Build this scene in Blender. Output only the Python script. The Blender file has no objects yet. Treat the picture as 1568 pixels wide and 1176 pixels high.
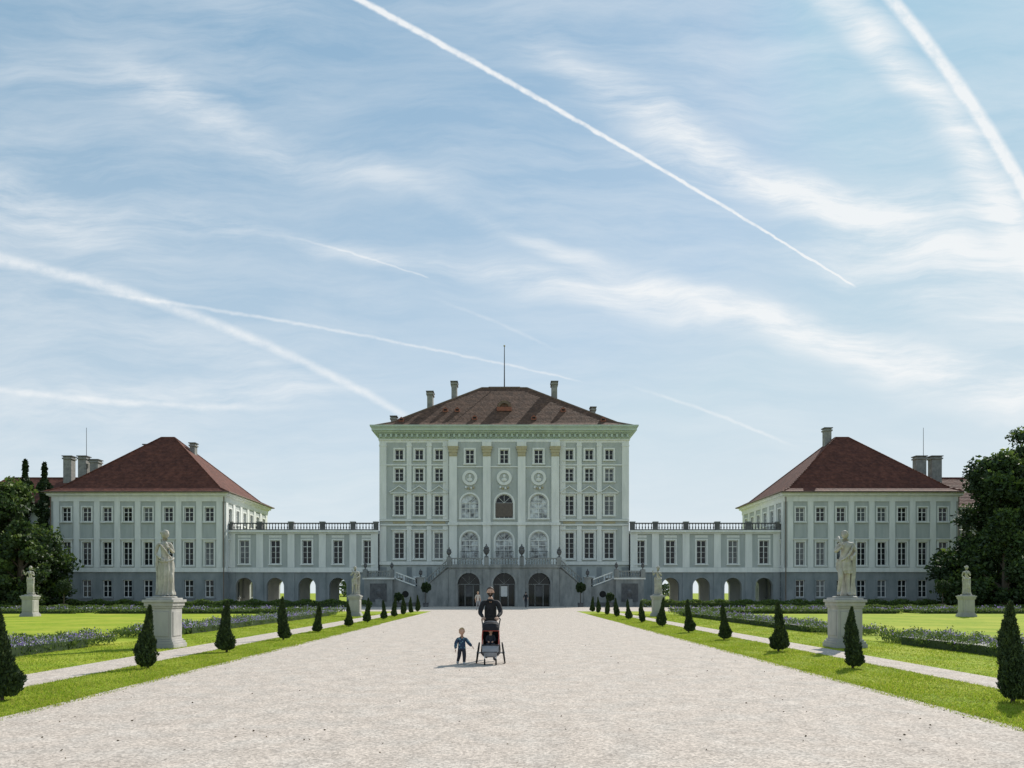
import bpy, bmesh, math, random
import numpy as np
from mathutils import Vector, Matrix
R = random.Random(7); rng = np.random.default_rng(7)
scene = bpy.context.scene
COL = scene.collection

# ------------------------------------------------------------------ materials
def mat(name, c1, c2=None, scale=3.0, rough=0.8, bump=0.0, bscale=20.0, detail=4, spec=0.3, stretch=None, c3=None, metallic=0.0, trans=0.0):
    m = bpy.data.materials.new(name); m.use_nodes = True
    nt = m.node_tree; ns = nt.nodes; ln = nt.links
    b = ns['Principled BSDF']
    b.inputs['Roughness'].default_value = rough
    b.inputs['Specular IOR Level'].default_value = spec
    b.inputs['Metallic'].default_value = metallic
    tc = ns.new('ShaderNodeTexCoord')
    vec = tc.outputs['Object']
    if stretch:
        mp = ns.new('ShaderNodeMapping'); mp.inputs['Scale'].default_value = stretch
        ln.new(vec, mp.inputs['Vector']); vec = mp.outputs[0]
    if c2 is None: c2 = tuple(x*0.8 for x in c1)
    n = ns.new('ShaderNodeTexNoise'); n.inputs['Scale'].default_value = scale; n.inputs['Detail'].default_value = detail
    n.inputs['Roughness'].default_value = 0.62
    ln.new(vec, n.inputs['Vector'])
    r = ns.new('ShaderNodeValToRGB')
    r.color_ramp.elements[0].position = 0.3; r.color_ramp.elements[1].position = 0.7
    r.color_ramp.elements[0].color = (*c2, 1); r.color_ramp.elements[1].color = (*c1, 1)
    ln.new(n.outputs['Fac'], r.inputs[0])
    out = r.outputs[0]
    if c3:
        n2 = ns.new('ShaderNodeTexNoise'); n2.inputs['Scale'].default_value = scale*0.13; n2.inputs['Detail'].default_value = 3
        ln.new(vec, n2.inputs['Vector'])
        mr = ns.new('ShaderNodeMapRange'); mr.inputs[1].default_value = 0.42; mr.inputs[2].default_value = 0.68
        ln.new(n2.outputs['Fac'], mr.inputs[0])
        mx = ns.new('ShaderNodeMix'); mx.data_type = 'RGBA'
        ln.new(mr.outputs[0], mx.inputs[0]); ln.new(out, mx.inputs[6]); mx.inputs[7].default_value = (*c3, 1)
        out = mx.outputs[2]
    ln.new(out, b.inputs['Base Color'])
    if bump > 0:
        nb = ns.new('ShaderNodeTexNoise'); nb.inputs['Scale'].default_value = bscale; nb.inputs['Detail'].default_value = 3
        ln.new(tc.outputs['Object'], nb.inputs['Vector'])
        bp = ns.new('ShaderNodeBump'); bp.inputs['Strength'].default_value = bump; bp.inputs['Distance'].default_value = 0.03
        ln.new(nb.outputs['Fac'], bp.inputs['Height']); ln.new(bp.outputs[0], b.inputs['Normal'])
    if trans > 0:
        tr = ns.new('ShaderNodeBsdfTranslucent'); ln.new(out, tr.inputs['Color'])
        ms = ns.new('ShaderNodeMixShader'); ms.inputs[0].default_value = trans
        ln.new(b.outputs[0], ms.inputs[1]); ln.new(tr.outputs[0], ms.inputs[2])
        ln.new(ms.outputs[0], ns['Material Output'].inputs['Surface'])
    return m

WALL  = mat('plaster_field', (0.48,0.50,0.485), (0.37,0.40,0.39), 0.9, 0.85, stretch=(1.5,1.5,0.35))
TRIM  = mat('plaster_white', (0.80,0.80,0.77), (0.65,0.66,0.64), 1.1, 0.8, stretch=(1.5,1.5,0.3))
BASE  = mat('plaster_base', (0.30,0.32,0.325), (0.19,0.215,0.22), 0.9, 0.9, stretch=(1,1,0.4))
CORN  = mat('cornice_green', (0.52,0.60,0.52), (0.40,0.47,0.42), 1.0, 0.8)
STONE = mat('staircase_stone', (0.33,0.335,0.325), (0.17,0.18,0.18), 1.3, 0.9, 0.3, 15, stretch=(1,1,0.4))
DSTONE= mat('dark_stone', (0.15,0.15,0.15), (0.08,0.08,0.085), 2.0, 0.9, 0.3, 15)  # on the gallery balusters their shade is put into this dark tone
GOLD  = mat('gilded_stucco', (0.50,0.43,0.27), (0.38,0.34,0.23), 3.0, 0.6)
FRAME = mat('window_frame_paint', (0.78,0.78,0.76), (0.66,0.67,0.65), 4.0, 0.6)
GLASS = mat('window_glass', (0.020,0.024,0.027), (0.008,0.010,0.012), 0.35, 0.07, 0.04, 0.8, spec=0.3)
GLASS2= mat('curtained_glass', (0.16,0.17,0.18), (0.04,0.05,0.055), 0.9, 0.12, spec=0.4)
GLASS3= mat('glass_painted_daylight', (0.62,0.66,0.68), (0.03,0.035,0.04), 1.5, 0.1, spec=0.6, detail=1)  # pale patches put the daylight seen through the rooms into the pane colour
DARK  = mat('dark_interior', (0.02,0.02,0.02), None, 3, 0.9)
BROWN = mat('brown_shutter', (0.16,0.13,0.11), (0.11,0.09,0.08), 4, 0.8)
IRON  = mat('wrought_iron', (0.03,0.035,0.035), None, 4, 0.5)
COPPER= mat('flashing', (0.20,0.14,0.10), (0.12,0.09,0.07), 4, 0.7)
MARBLE= mat('statue_marble', (0.62,0.58,0.50), (0.34,0.32,0.28), 5.0, 0.7, 0.3, 40, c3=(0.25,0.245,0.22))
PEDST = mat('pedestal_stone', (0.56,0.53,0.49), (0.36,0.35,0.33), 3.0, 0.85, 0.3, 40, stretch=(1,1,0.35), c3=(0.27,0.275,0.26))

def roofmat(name, c1, c2):
    m = mat(name, c1, c2, 1.2, 0.8, 0, spec=0.15)
    nt=m.node_tree; ns=nt.nodes; ln=nt.links
    tc=ns.new('ShaderNodeTexCoord')
    wv=ns.new('ShaderNodeTexWave'); wv.wave_type='BANDS'; wv.bands_direction='Z'; wv.inputs['Scale'].default_value=1.3; wv.inputs['Distortion'].default_value=0.6; wv.inputs['Detail Scale'].default_value=3
    ln.new(tc.outputs['Object'],wv.inputs['Vector'])
    vo=ns.new('ShaderNodeTexVoronoi'); vo.inputs['Scale'].default_value=3.2; ln.new(tc.outputs['Object'],vo.inputs['Vector'])
    ad=ns.new('ShaderNodeMath'); ad.operation='ADD'; ln.new(wv.outputs['Fac'],ad.inputs[0]); ln.new(vo.outputs['Distance'],ad.inputs[1])
    bp=ns.new('ShaderNodeBump'); bp.inputs['Strength'].default_value=0.45; bp.inputs['Distance'].default_value=0.08
    ln.new(ad.outputs[0],bp.inputs['Height']); ln.new(bp.outputs[0],ns['Principled BSDF'].inputs['Normal'])
    b=ns['Principled BSDF']; src=b.inputs['Base Color'].links[0].from_socket
    mx=ns.new('ShaderNodeMix'); mx.data_type='RGBA'; mx.blend_type='MULTIPLY'; mx.inputs[0].default_value=0.4
    ln.new(src,mx.inputs[6])
    bw=ns.new('ShaderNodeSeparateColor'); ln.new(vo.outputs['Color'],bw.inputs[0])
    cc=ns.new('ShaderNodeCombineColor')
    for i in range(3): ln.new(bw.outputs[0],cc.inputs[i])
    ln.new(cc.outputs[0],mx.inputs[7]); ln.new(mx.outputs[2],b.inputs['Base Color'])
    return m
ROOF  = roofmat('roof_tiles_brown', (0.19,0.105,0.07), (0.10,0.06,0.043))
ROOF2 = roofmat('roof_tiles_maroon', (0.185,0.068,0.045), (0.105,0.04,0.03))
REDT  = mat('red_tiles', (0.32,0.12,0.08), (0.2,0.08,0.06), 4, 0.8)
CHIM  = mat('chimney_plaster', (0.34,0.33,0.31), (0.18,0.18,0.175), 2, 0.9)

# ------------------------------------------------------------------ mesh builder
class MB:
    def __init__(s): s.v=[]; s.f=[]; s.m=[]; s.mats=[]; s.M=None
    def mi(s,m):
        if m not in s.mats: s.mats.append(m)
        return s.mats.index(m)
    def add(s,vs,fs,m):
        o=len(s.v)
        if s.M is not None: vs=[tuple(s.M@Vector(p)) for p in vs]
        s.v.extend(vs); k=s.mi(m)
        for f in fs: s.f.append(tuple(i+o for i in f)); s.m.append(k)
    def box(s,x0,x1,y0,y1,z0,z1,m):
        v=[(x0,y0,z0),(x1,y0,z0),(x1,y1,z0),(x0,y1,z0),(x0,y0,z1),(x1,y0,z1),(x1,y1,z1),(x0,y1,z1)]
        s.add(v,[(0,3,2,1),(4,5,6,7),(0,1,5,4),(1,2,6,5),(2,3,7,6),(3,0,4,7)],m)
    def prism(s,poly,y0,y1,m):
        n=len(poly); v=[(x,y0,z) for x,z in poly]+[(x,y1,z) for x,z in poly]
        f=[tuple(range(n)),tuple(range(2*n-1,n-1,-1))]+[(i,i+n,(i+1)%n+n,(i+1)%n) for i in range(n)]
        s.add(v,f,m)
    def cyl(s,p0,p1,r0,r1,m,n=8,caps=True):
        p0=Vector(p0);p1=Vector(p1);d=(p1-p0).normalized()
        a=d.orthogonal().normalized();b=d.cross(a)
        v=[];
        for p,r in((p0,r0),(p1,r1)):
            for i in range(n):
                t=2*math.pi*i/n; v.append(tuple(p+a*r*math.cos(t)+b*r*math.sin(t)))
        f=[(i,(i+1)%n,(i+1)%n+n,i+n) for i in range(n)]
        if caps: f+=[tuple(range(n-1,-1,-1)),tuple(range(n,2*n))]
        s.add(v,f,m)
    def lathe(s,c,prof,m,n=12,sx=1,sy=1):
        v=[];f=[]
        for r,z in prof:
            for i in range(n):
                t=2*math.pi*(i+0.5)/n; v.append((c[0]+r*math.cos(t)*sx,c[1]+r*math.sin(t)*sy,c[2]+z))
        for k in range(len(prof)-1):
            for i in range(n): f.append((k*n+i,k*n+(i+1)%n,(k+1)*n+(i+1)%n,(k+1)*n+i))
        f.append(tuple(range(n-1,-1,-1))); f.append(tuple(range((len(prof)-1)*n,len(prof)*n)))
        s.add(v,f,m)
    def sph(s,c,r,m,n=12,k=8):
        if not isinstance(r,(tuple,list)): r=(r,r,r)
        v=[];f=[]
        for j in range(k+1):
            ph=math.pi*j/k
            rr=max(math.sin(ph),0.001)
            for i in range(n):
                t=2*math.pi*i/n; v.append((c[0]+r[0]*rr*math.cos(t),c[1]+r[1]*rr*math.sin(t),c[2]-r[2]*math.cos(ph)))
        for j in range(k):
            for i in range(n): f.append((j*n+i,j*n+(i+1)%n,(j+1)*n+(i+1)%n,(j+1)*n+i))
        s.add(v,f,m)
    def obj(s,name,parent=None,loc=(0,0,0),smooth=False):
        me=bpy.data.meshes.new(name); me.from_pydata(s.v,[],s.f); 
        for m in s.mats: me.materials.append(m)
        me.polygons.foreach_set('material_index',s.m)
        if smooth: me.polygons.foreach_set('use_smooth',[True]*len(s.f))
        me.update()
        o=bpy.data.objects.new(name,me); COL.objects.link(o); o.location=loc
        if parent: o.parent=parent
        return o
def empty(name,loc,rz=0,sc=1):
    e=bpy.data.objects.new(name,None); e.location=loc; e.rotation_euler=(0,0,rz); e.scale=(sc,)*3; e.empty_display_size=0.5
    COL.objects.link(e); return e

# ------------------------------------------------------------------ architecture helpers
def wall(mb,x0,x1,z0,z1,ops,m,y=0.0,depth=.3,rm=None):
    rm=rm or m
    xs={round(x0,4),round(x1,4)}; zs={round(z0,4),round(z1,4)}
    for o in ops:
        xs|={round(o[0],4),round(o[1],4)}; zs|={round(o[2],4),round(o[3],4)}
    xs=sorted(x for x in xs if x0-1e-3<=x<=x1+1e-3); zs=sorted(z for z in zs if z0-1e-3<=z<=z1+1e-3)
    for a,b in zip(xs,xs[1:]):
        for c,d in zip(zs,zs[1:]):
            cx=(a+b)/2; cz=(c+d)/2
            if any(o[0]<cx<o[1] and o[2]<cz<o[3] for o in ops): continue
            mb.add([(a,y,c),(b,y,c),(b,y,d),(a,y,d)],[(0,1,2,3)],m)
    for o in ops:
        a,b,c,d=o[:4]; arch=len(o)>4 and o[4]; Y=y+depth
        r=(b-a)/2; zz=d-r if arch else d; cx=(a+b)/2
        if depth:
            mb.add([(a,y,c),(a,Y,c),(a,Y,zz),(a,y,zz)],[(0,1,2,3)],rm)
            mb.add([(b,y,c),(b,y,zz),(b,Y,zz),(b,Y,c)],[(0,1,2,3)],rm)
            if c>0.02: mb.add([(a,y,c),(b,y,c),(b,Y,c),(a,Y,c)],[(0,1,2,3)],rm)
        if not arch:
            if depth: mb.add([(a,y,d),(a,Y,d),(b,Y,d),(b,y,d)],[(0,1,2,3)],rm)
        else:
            n=16; pts=[(cx-r*math.cos(math.pi*i/n),zz+r*math.sin(math.pi*i/n)) for i in range(n+1)]
            for i in range(n):
                p,q=pts[i],pts[i+1]
                cn=(a,d) if i<n/2 else (b,d)
                mb.add([(cn[0],y,cn[1]),(p[0],y,p[1]),(q[0],y,q[1])],[(0,1,2)],m)
                if depth: mb.add([(p[0],y,p[1]),(q[0],y,q[1]),(q[0],Y,q[1]),(p[0],Y,p[1])],[(0,1,2,3)],rm)
def ring(mb,cx,zs,r0,r1,y0,y1,m,n=14,full=False):
    T=2*math.pi if full else math.pi
    for i in range(n):
        a=T*i/n;b=T*(i+1)/n
        mb.prism([(cx-r0*math.cos(a),zs+r0*math.sin(a)),(cx-r1*math.cos(a),zs+r1*math.sin(a)),(cx-r1*math.cos(b),zs+r1*math.sin(b)),(cx-r0*math.cos(b),zs+r0*math.sin(b))],y0,y1,m)
def window(fr,gl,a,b,c,d,y,arch=False,cols=2,rows=4,glass=None,fw=0.09):
    """joinery and panes set back in an opening"""
    if glass is None: glass=R.choice([GLASS,GLASS,GLASS,GLASS,GLASS,GLASS2])
    gl.add([(a,y,c),(b,y,c),(b,y,d),(a,y,d)],[(0,1,2,3)],glass)
    y0,y1=y-0.07,y-0.01
    r=(b-a)/2; zs=d-r if arch else d
    fr.box(a,a+fw,y0,y1,c,zs,FRAME); fr.box(b-fw,b,y0,y1,c,zs,FRAME); fr.box(a+fw,b-fw,y0,y1,c,c+fw,FRAME)
    if arch:
        ring(fr,(a+b)/2,zs,r-fw,r,y0,y1,FRAME,12); fr.box(a+fw,b-fw,y0-0.01,y1,zs-fw/2,zs+fw/2,FRAME)
        for k in (1,2,3):
            t=math.pi*k/4
            fr.cyl(((a+b)/2,y-0.03,zs),((a+b)/2-r*math.cos(t),y-0.03,zs+r*math.sin(t)),0.03,0.03,FRAME,4)
        fr_top=zs-fw/2
    else:
        fr.box(a+fw,b-fw,y0,y1,d-fw,d,FRAME); fr_top=d-fw
    for i in range(1,cols):
        x=a+(b-a)*i/cols; w=0.05 if i*2==cols else 0.022
        fr.box(x-w,x+w,y0+0.004,y1,c+fw,fr_top,FRAME)
    for j in range(1,rows):
        z=c+fw+(fr_top-c-fw)*j/rows; w=0.04 if j==rows-1 and rows>2 else 0.016
        fr.box(a+fw,b-fw,y0+0.012,y1-0.01,z-w,z+w,FRAME)
def surround(mb,a,b,c,d,m,w=0.2,p=0.08,arch=False,hood=None,sill=True,y=0.0):
    r=(b-a)/2; zs=d-r if arch else d
    mb.box(a-w,a,y-p,y+0.01,c,zs,m); mb.box(b,b+w,y-p,y+0.01,c,zs,m)
    if arch: ring(mb,(a+b)/2,zs,r,r+w,y-p,y+0.01,m,14)
    else: mb.box(a-w,b+w,y-p,y+0.01,d,d+w,m)
    if sill: mb.box(a-w-0.06,b+w+0.06,y-p-0.12,y+0.01,c-0.16,c,m)
    t=d+w
    if hood=='flat':
        mb.box(a-w-0.05,b+w+0.05,y-p-0.05,y+0.01,t,t+0.14,m); mb.box(a-w-0.18,b+w+0.18,y-p-0.2,y+0.01,t+0.14,t+0.26,m)
    if hood=='tri':
        mb.box(a-w-0.3,b+w+0.3,y-p-0.16,y+0.01,t+0.05,t+0.18,m)
        cx=(a+b)/2; hw=(b-a)/2+w+0.38
        mb.prism([(cx-hw,t+0.18),(cx+hw,t+0.18),(cx,t+0.98)],y-p-0.03,y+0.01,WALL)
        for sg in(-1,1):
            mb.prism([(cx+sg*hw,t+0.18),(cx,t+0.98),(cx,t+1.12),(cx+sg*(hw+0.12),t+0.24)],y-p-0.2,y-p-0.03,m)
def courses(mb,x0,x1,y0,y1,prof,m):
    for p,a,b in prof: mb.box(x0-p,x1+p,y0-p,y1+p,a,b,m)
def baluster_run(mb,A,B,y,m,h=0.9,w=0.22,cm=None,step=0.32):
    cm=cm or m
    (xa,za),(xb,zb)=A,B
    mb.prism([(xa,za),(xb,zb),(xb,zb+0.14),(xa,za+0.14)],y-w/2,y+w/2,cm)
    mb.prism([(xa,za+h-0.14),(xb,zb+h-0.14),(xb,zb+h),(xa,za+h)],y-w/2-0.03,y+w/2+0.03,cm)
    L=abs(xb-xa); n=max(1,int(L/step))
    for i in range(n):
        t=(i+0.5)/n; x=xa+(xb-xa)*t; z=za+(zb-za)*t+0.13; H=h-0.27
        mb.lathe((x,y,z),[(0.06,0),(0.05,0.05*H),(0.095,0.3*H),(0.04,0.7*H),(0.065,0.93*H),(0.065,H+0.02)],m,6)
def hip_roof(mb,x0,x1,y0,y1,z0,tx0,tx1,ty0,ty1,z1,m,kick=0.12,kz=0.07,ridge=None,rr=0.12):
    rings=[]
    for t,s in((0,0),(kick,kz),(1,1)):
        z=z0+(z1-z0)*s
        rings.append([(x0+(tx0-x0)*t,y0+(ty0-y0)*t,z),(x1+(tx1-x1)*t,y0+(ty0-y0)*t,z),(x1+(tx1-x1)*t,y1+(ty1-y1)*t,z),(x0+(tx0-x0)*t,y1+(ty1-y1)*t,z)])
    v=sum(rings,[]); f=[]
    for k in range(2):
        for i in range(4): f.append((k*4+i,k*4+(i+1)%4,(k+1)*4+(i+1)%4,(k+1)*4+i))
    f.append((8,9,10,11)); f.append((3,2,1,0)); mb.add(v,f,m)
    if ridge:
        for i in range(4):
            mb.cyl(rings[0][i],rings[1][i],rr,rr,ridge,6); mb.cyl(rings[1][i],rings[2][i],rr,rr,ridge,6)
            mb.cyl(rings[2][i],rings[2][(i+1)%4],rr,rr,ridge,6)
def chimney(mb,x,y,z0,z1,w=0.9,d=0.9):
    mb.box(x-w/2,x+w/2,y-d/2,y+d/2,z0,z1-0.5,CHIM)
    mb.box(x-w/2-0.12,x+w/2+0.12,y-d/2-0.12,y+d/2+0.12,z1-0.5,z1-0.3,CHIM)
    mb.box(x-w/2,x+w/2,y-d/2,y+d/2,z1-0.3,z1-0.12,CHIM)
    mb.box(x-w/2-0.15,x+w/2+0.15,y-d/2-0.15,y+d/2+0.15,z1-0.12,z1,DSTONE)
def urn(mb,c,s,m):
    mb.lathe(c,[(0.22*s,0),(0.22*s,0.08*s),(0.08*s,0.14*s),(0.08*s,0.25*s),(0.28*s,0.45*s),(0.36*s,0.75*s),(0.25*s,0.9*s),(0.33*s,0.98*s),(0.2*s,1.1*s),(0.06*s,1.25*s),(0.09*s,1.32*s),(0.02*s,1.42*s)],m,12)

# ------------------------------------------------------------------ main palace
XC=-0.25
palace=empty('palace',(XC,100,0))
W=MB(); T=MB(); F=MB(); G=MB(); RO=MB()
HW=16.2; DEP=22
side=[8.45,11.05,13.65]
ops=[]; wins=[]
for sg in(-1,1):
    for u in side:
        x=sg*u
        for (c,d,w,rows,hood) in((18.95,20.3,1.1,2,None),(16.15,17.85,1.15,3,None),(11.75,14.3,1.25,4,'tri'),(6.1,9.5,1.3,5,'flat'),(1.3,3.6,1.1,3,None)):
            o=(x-w/2,x+w/2,c,d,False); ops.append(o); wins.append((o,2,rows,hood))
sideops=list(ops); 
cops=[];cwins=[]
for u in(-4.45,0,4.45):
    for (c,d,w,rows,arch) in((18.4,20.2,1.15,3,False),(11.3,14.45,2.3,3,True),(5.9,9.6,2.3,4,True)):
        o=(u-w/2,u+w/2,c,d,arch); cops.append(o); cwins.append((o,4 if arch else 2,rows,u))
P=-0.45 # centre projection
wall(W,-HW,-7.15,0,21.2,[o for o in sideops if o[0]<0],WALL)
wall(W,7.15,HW,0,21.2,[o for o in sideops if o[0]>0],WALL)
wall(W,-7.15,7.15,0,21.2,cops,WALL,y=P)
for sx in(-7.15,7.15): W.add([(sx,P,0),(sx,0,0),(sx,0,21.2),(sx,P,21.2)],[(0,1,2,3)],WALL)
for sg in(-1,1): W.add([(sg*HW,0,0),(sg*HW,DEP,0),(sg*HW,DEP,22.3),(sg*HW,0,22.3)],[(0,1,2,3)],WALL)
W.add([(-HW,DEP,0),(HW,DEP,0),(HW,DEP,22.3),(-HW,DEP,22.3)],[(0,1,2,3)],WALL)
W.box(-HW+0.5,HW-0.5,1.2,DEP-0.5,0.1,21.0,DARK)
for o,cols,rows,hood in wins:
    window(F,G,*o[:4],0.22,False,cols,rows)
    surround(T,*o[:4],TRIM,hood=hood)
for o,cols,rows,u in cwins:
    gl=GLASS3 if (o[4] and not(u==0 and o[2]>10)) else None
    window(F,G,*o[:4],P+0.22,o[4],cols,rows,gl)
    surround(T,*o[:4],TRIM,w=0.22,arch=o[4],y=P,sill=not o[4] or o[2]>10)
T.box(-1.1,1.1,P-0.0,P+0.12,11.5,13.3,BROWN)
for sg in(-1,1):
    for u,w in((15.75,0.9),(12.35,0.62),(9.75,0.62),(7.6,0.75)):
        x=sg*u
        T.box(x-w/2,x+w/2,-0.12,0.01,11.25,21.2,TRIM); T.box(x-w/2,x+w/2,-0.12,0.01,5.75,10.35,TRIM)
        T.box(x-w/2-0.05,x+w/2+0.05,-0.16,0.01,20.7,20.9,TRIM)
        T.box(x-w/2,x+w/2,-0.08,0.01,0.3,5.0,BASE)
    a,b=(7.15,HW) if sg>0 else (-HW,-7.15)
    T.box(a-0.0,b+0.0,-0.30,0.005,10.98,11.2,TRIM); T.box(a,b,-0.22,0.005,10.40,10.60,TRIM)
    T.box(a,b,-0.05,0.005,10.60,10.98,WALL)
    for u in side: 
        T.box(sg*u-0.8,sg*u+0.8,-0.10,-0.05,10.66,10.92,GOLD)
    T.box(a,b,-0.2,0.005,5.3,5.72,TRIM)
    T.box(a,b,-0.14,0.005,18.2,18.36,TRIM)
for x in(-6.6,-2.25,2.25,6.6):
    T.box(x-0.5,x+0.5,P-0.22,P+0.005,5.9,19.3,TRIM)
    T.box(x-0.62,x+0.62,P-0.28,P+0.005,5.0,5.9,TRIM)
    for k,(w,z0,z1,p) in enumerate(((0.52,19.3,19.42,0.26),(0.5,19.42,19.8,0.3),(0.58,19.8,20.2,0.36),(0.68,20.2,20.45,0.42),(0.72,20.45,20.6,0.44))):
        T.box(x-w,x+w,P-p,P+0.005,z0,z1,GOLD)
    T.box(x-0.6,x+0.6,P-0.35,P+0.005,20.6,21.2,TRIM)
    T.box(x-0.66,x+0.66,P-0.34,P+0.005,10.4,10.75,TRIM)
for a,b in((-6.1,-2.75),(-1.75,1.75),(2.75,6.1)):
    T.box(a,b,P-0.16,P+0.005,10.45,10.8,TRIM); T.box(a,b,P-0.12,P+0.005,17.9,18.05,TRIM)
for u in(-4.45,0,4.45):
    ring(T,u,16.55,0.62,0.98,P-0.18,P+0.005,TRIM,20,True)
    ring(T,u,16.55,0.0,0.62,P-0.04,P+0.005,WALL,16,True)
    T.sph((u,P-0.1,16.75),(0.2,0.16,0.26),TRIM,10,6); T.sph((u,P-0.08,16.3),(0.36,0.14,0.26),TRIM,10,6)
    for k in range(4): T.sph((u-0.5+0.33*k,P-0.12,15.3-0.12*math.sin(math.pi*k/3)),0.17,GOLD if k%2 else TRIM,6,4)
    F.box(u-1.2,u+1.2,P-0.35,P-0.31,7.0,7.05,IRON)
    for k in range(13): F.box(u-1.2+k*0.2-0.012,u-1.2+k*0.2+0.012,P-0.345,P-0.315,5.9,7.0,IRON)
E=MB()
courses(E,-HW,HW,0.0,DEP,[(0.03,21.2,21.5),(0.14,21.5,21.62)],TRIM)
E.box(-7.2,7.2,P-0.04,-0.035,21.2,21.5,TRIM)
courses(E,-HW,HW,0.0,DEP,[(0.08,21.62,22.25),(0.3,22.25,22.4),(0.62,22.4,22.62),(0.9,22.62,22.95),(1.0,22.95,23.12),(1.1,23.12,23.3)],CORN)
k=-HW+0.2
while k<HW:
    E.box(k-0.13,k+0.13,-0.55,-0.08,21.85,22.25,CORN); k+=0.68
E.obj('entablature',palace)
Z0=23.3
hip_roof(RO,-HW-0.5,HW+0.5,-0.6,DEP+0.6,Z0,-3.2,3.2,9.0,13.0,30.7,ROOF,0.14,0.09,COPPER)
RO.prism([(-2.7,30.7),(2.7,30.7),(2.2,31.05),(-2.2,31.05)],9.6,12.4,ROOF)
def roofz(x,y):
    tf=(y+0.6)/9.6; ts=(HW+0.5-abs(x))/(HW+0.5-3.2); t=min(tf,ts,1)
    return Z0+(30.7-Z0)*(t/0.14*0.09 if t<0.14 else 0.09+(t-0.14)/0.86*0.91)
for x,y in((-10.2,6.2),(-7.0,8.0),(7.0,8.0)): chimney(RO,x,y,roofz(x,y)-0.6,roofz(x,y)+2.7,0.75,1.6)
chimney(RO,-14.9,4,24,25.5,0.7,1); chimney(RO,12.2,6,25.5,27.2,0.6,1)
for x,y in((-7.9,3.4),(-6.3,3.4),(7.9,3.4),(-13.5,1.2),(13,1.2),(3.9,1.6),(-3.9,1.6)):
    z=roofz(x,y)
    RO.prism([(x-0.35,z-0.2),(x+0.35,z-0.2),(x+0.35,z+0.15),(x,z+0.45),(x-0.35,z+0.15)],y-0.3,y+1.2,REDT)
    RO.box(x-0.2,x+0.2,y-0.33,y-0.29,z-0.05,z+0.17,DARK)
z=roofz(0,4.2); ring(RO,0,z-0.1,0.0,1.0,3.9,5.6,ROOF,10); ring(RO,0,z-0.1,0.6,0.95,3.8,3.89,COPPER,12); RO.box(-1.0,1.0,3.2,3.85,z-0.7,z-0.15,REDT)
RO.cyl((0,11,30.9),(0,11,37.2),0.09,0.05,IRON,8); RO.sph((0,11,37.3),0.14,GOLD)
W.obj('walls',palace); T.obj('stucco_trim',palace); F.obj('window_frames',palace); G.obj('window_panes',palace); RO.obj('roof',palace)

# garden staircase
S=MB(); SF=MB(); SG=MB()
ya,yb=-6.4,-0.46
aops=[(u-1.35,u+1.35,0.0,4.1,True) for u in(-4.3,0,4.3)]
wall(S,-6.7,6.7,0,4.72,aops,STONE,y=ya,depth=1.1,rm=STONE)
for sg in(-1,1): S.add([(sg*6.7,ya,0),(sg*6.7,yb,0),(sg*6.7,yb,4.72),(sg*6.7,ya,4.72)],[(0,1,2,3)],STONE)
for o in aops:
    ring(S,(o[0]+o[1])/2,4.1-1.35,1.35,1.6,ya-0.07,ya+0.005,STONE,14)
    S.box((o[0]+o[1])/2-0.18,(o[0]+o[1])/2+0.18,ya-0.16,ya-0.075,4.05,4.5,STONE)
for x in(-6.3,-2.15,2.15,6.3):
    S.box(x-0.4,x+0.4,ya-0.1,ya+0.005,0.35,4.5,STONE); S.box(x-0.48,x+0.48,ya-0.16,ya+0.005,0,0.35,STONE)
S.box(-6.85,6.85,ya-0.15,yb,4.722,5.0,STONE)
for o in aops:
    cx=(o[0]+o[1])/2
    SG.add([(o[0],ya+1.1,0.05),(o[1],ya+1.1,0.05),(o[1],ya+1.1,4.1),(o[0],ya+1.1,4.1)],[(0,1,2,3)],GLASS)
    y_=ya+1.02
    for a in(o[0],cx-0.55,cx+0.45,o[1]-0.1): SF.box(a,a+0.1,y_,y_+0.06,0.05,2.75,STONE)
    SF.box(o[0]+0.1,o[1]-0.1,y_-0.01,y_+0.05,2.66,2.76,STONE)
    SF.box(cx-0.4,cx+0.4,y_+0.01,y_+0.05,1.2,2.5,FRAME if cx==0 else DSTONE)
    for k in range(7): SF.box(o[0]+0.2+k*0.38-0.02,o[0]+0.2+k*0.38+0.02,ya+0.7,ya+0.74,0.02,1.3,IRON)
    for k in(1,2,3): t=math.pi*k/4; SF.cyl((cx,y_,2.75),(cx-1.35*math.cos(t),y_,2.75+1.35*math.sin(t)),0.035,0.035,STONE,4)
for x0,x1 in((-6.5,-2.55),(-1.75,1.75),(2.55,6.5)): baluster_run(S,(x0,5.0),(x1,5.0),ya+0.02,STONE,0.92)
for x in(-6.7,-2.15,2.15,6.7): S.box(x-0.28,x+0.28,ya-0.2,ya+0.24,5.0,6.0,STONE)
for x in(-2.15,2.15): urn(S,(x,ya+0.02,6.0),1.15,DSTONE)
for x in(-6.7,6.7): urn(S,(x,ya+0.02,6.0),0.9,DSTONE)
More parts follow.
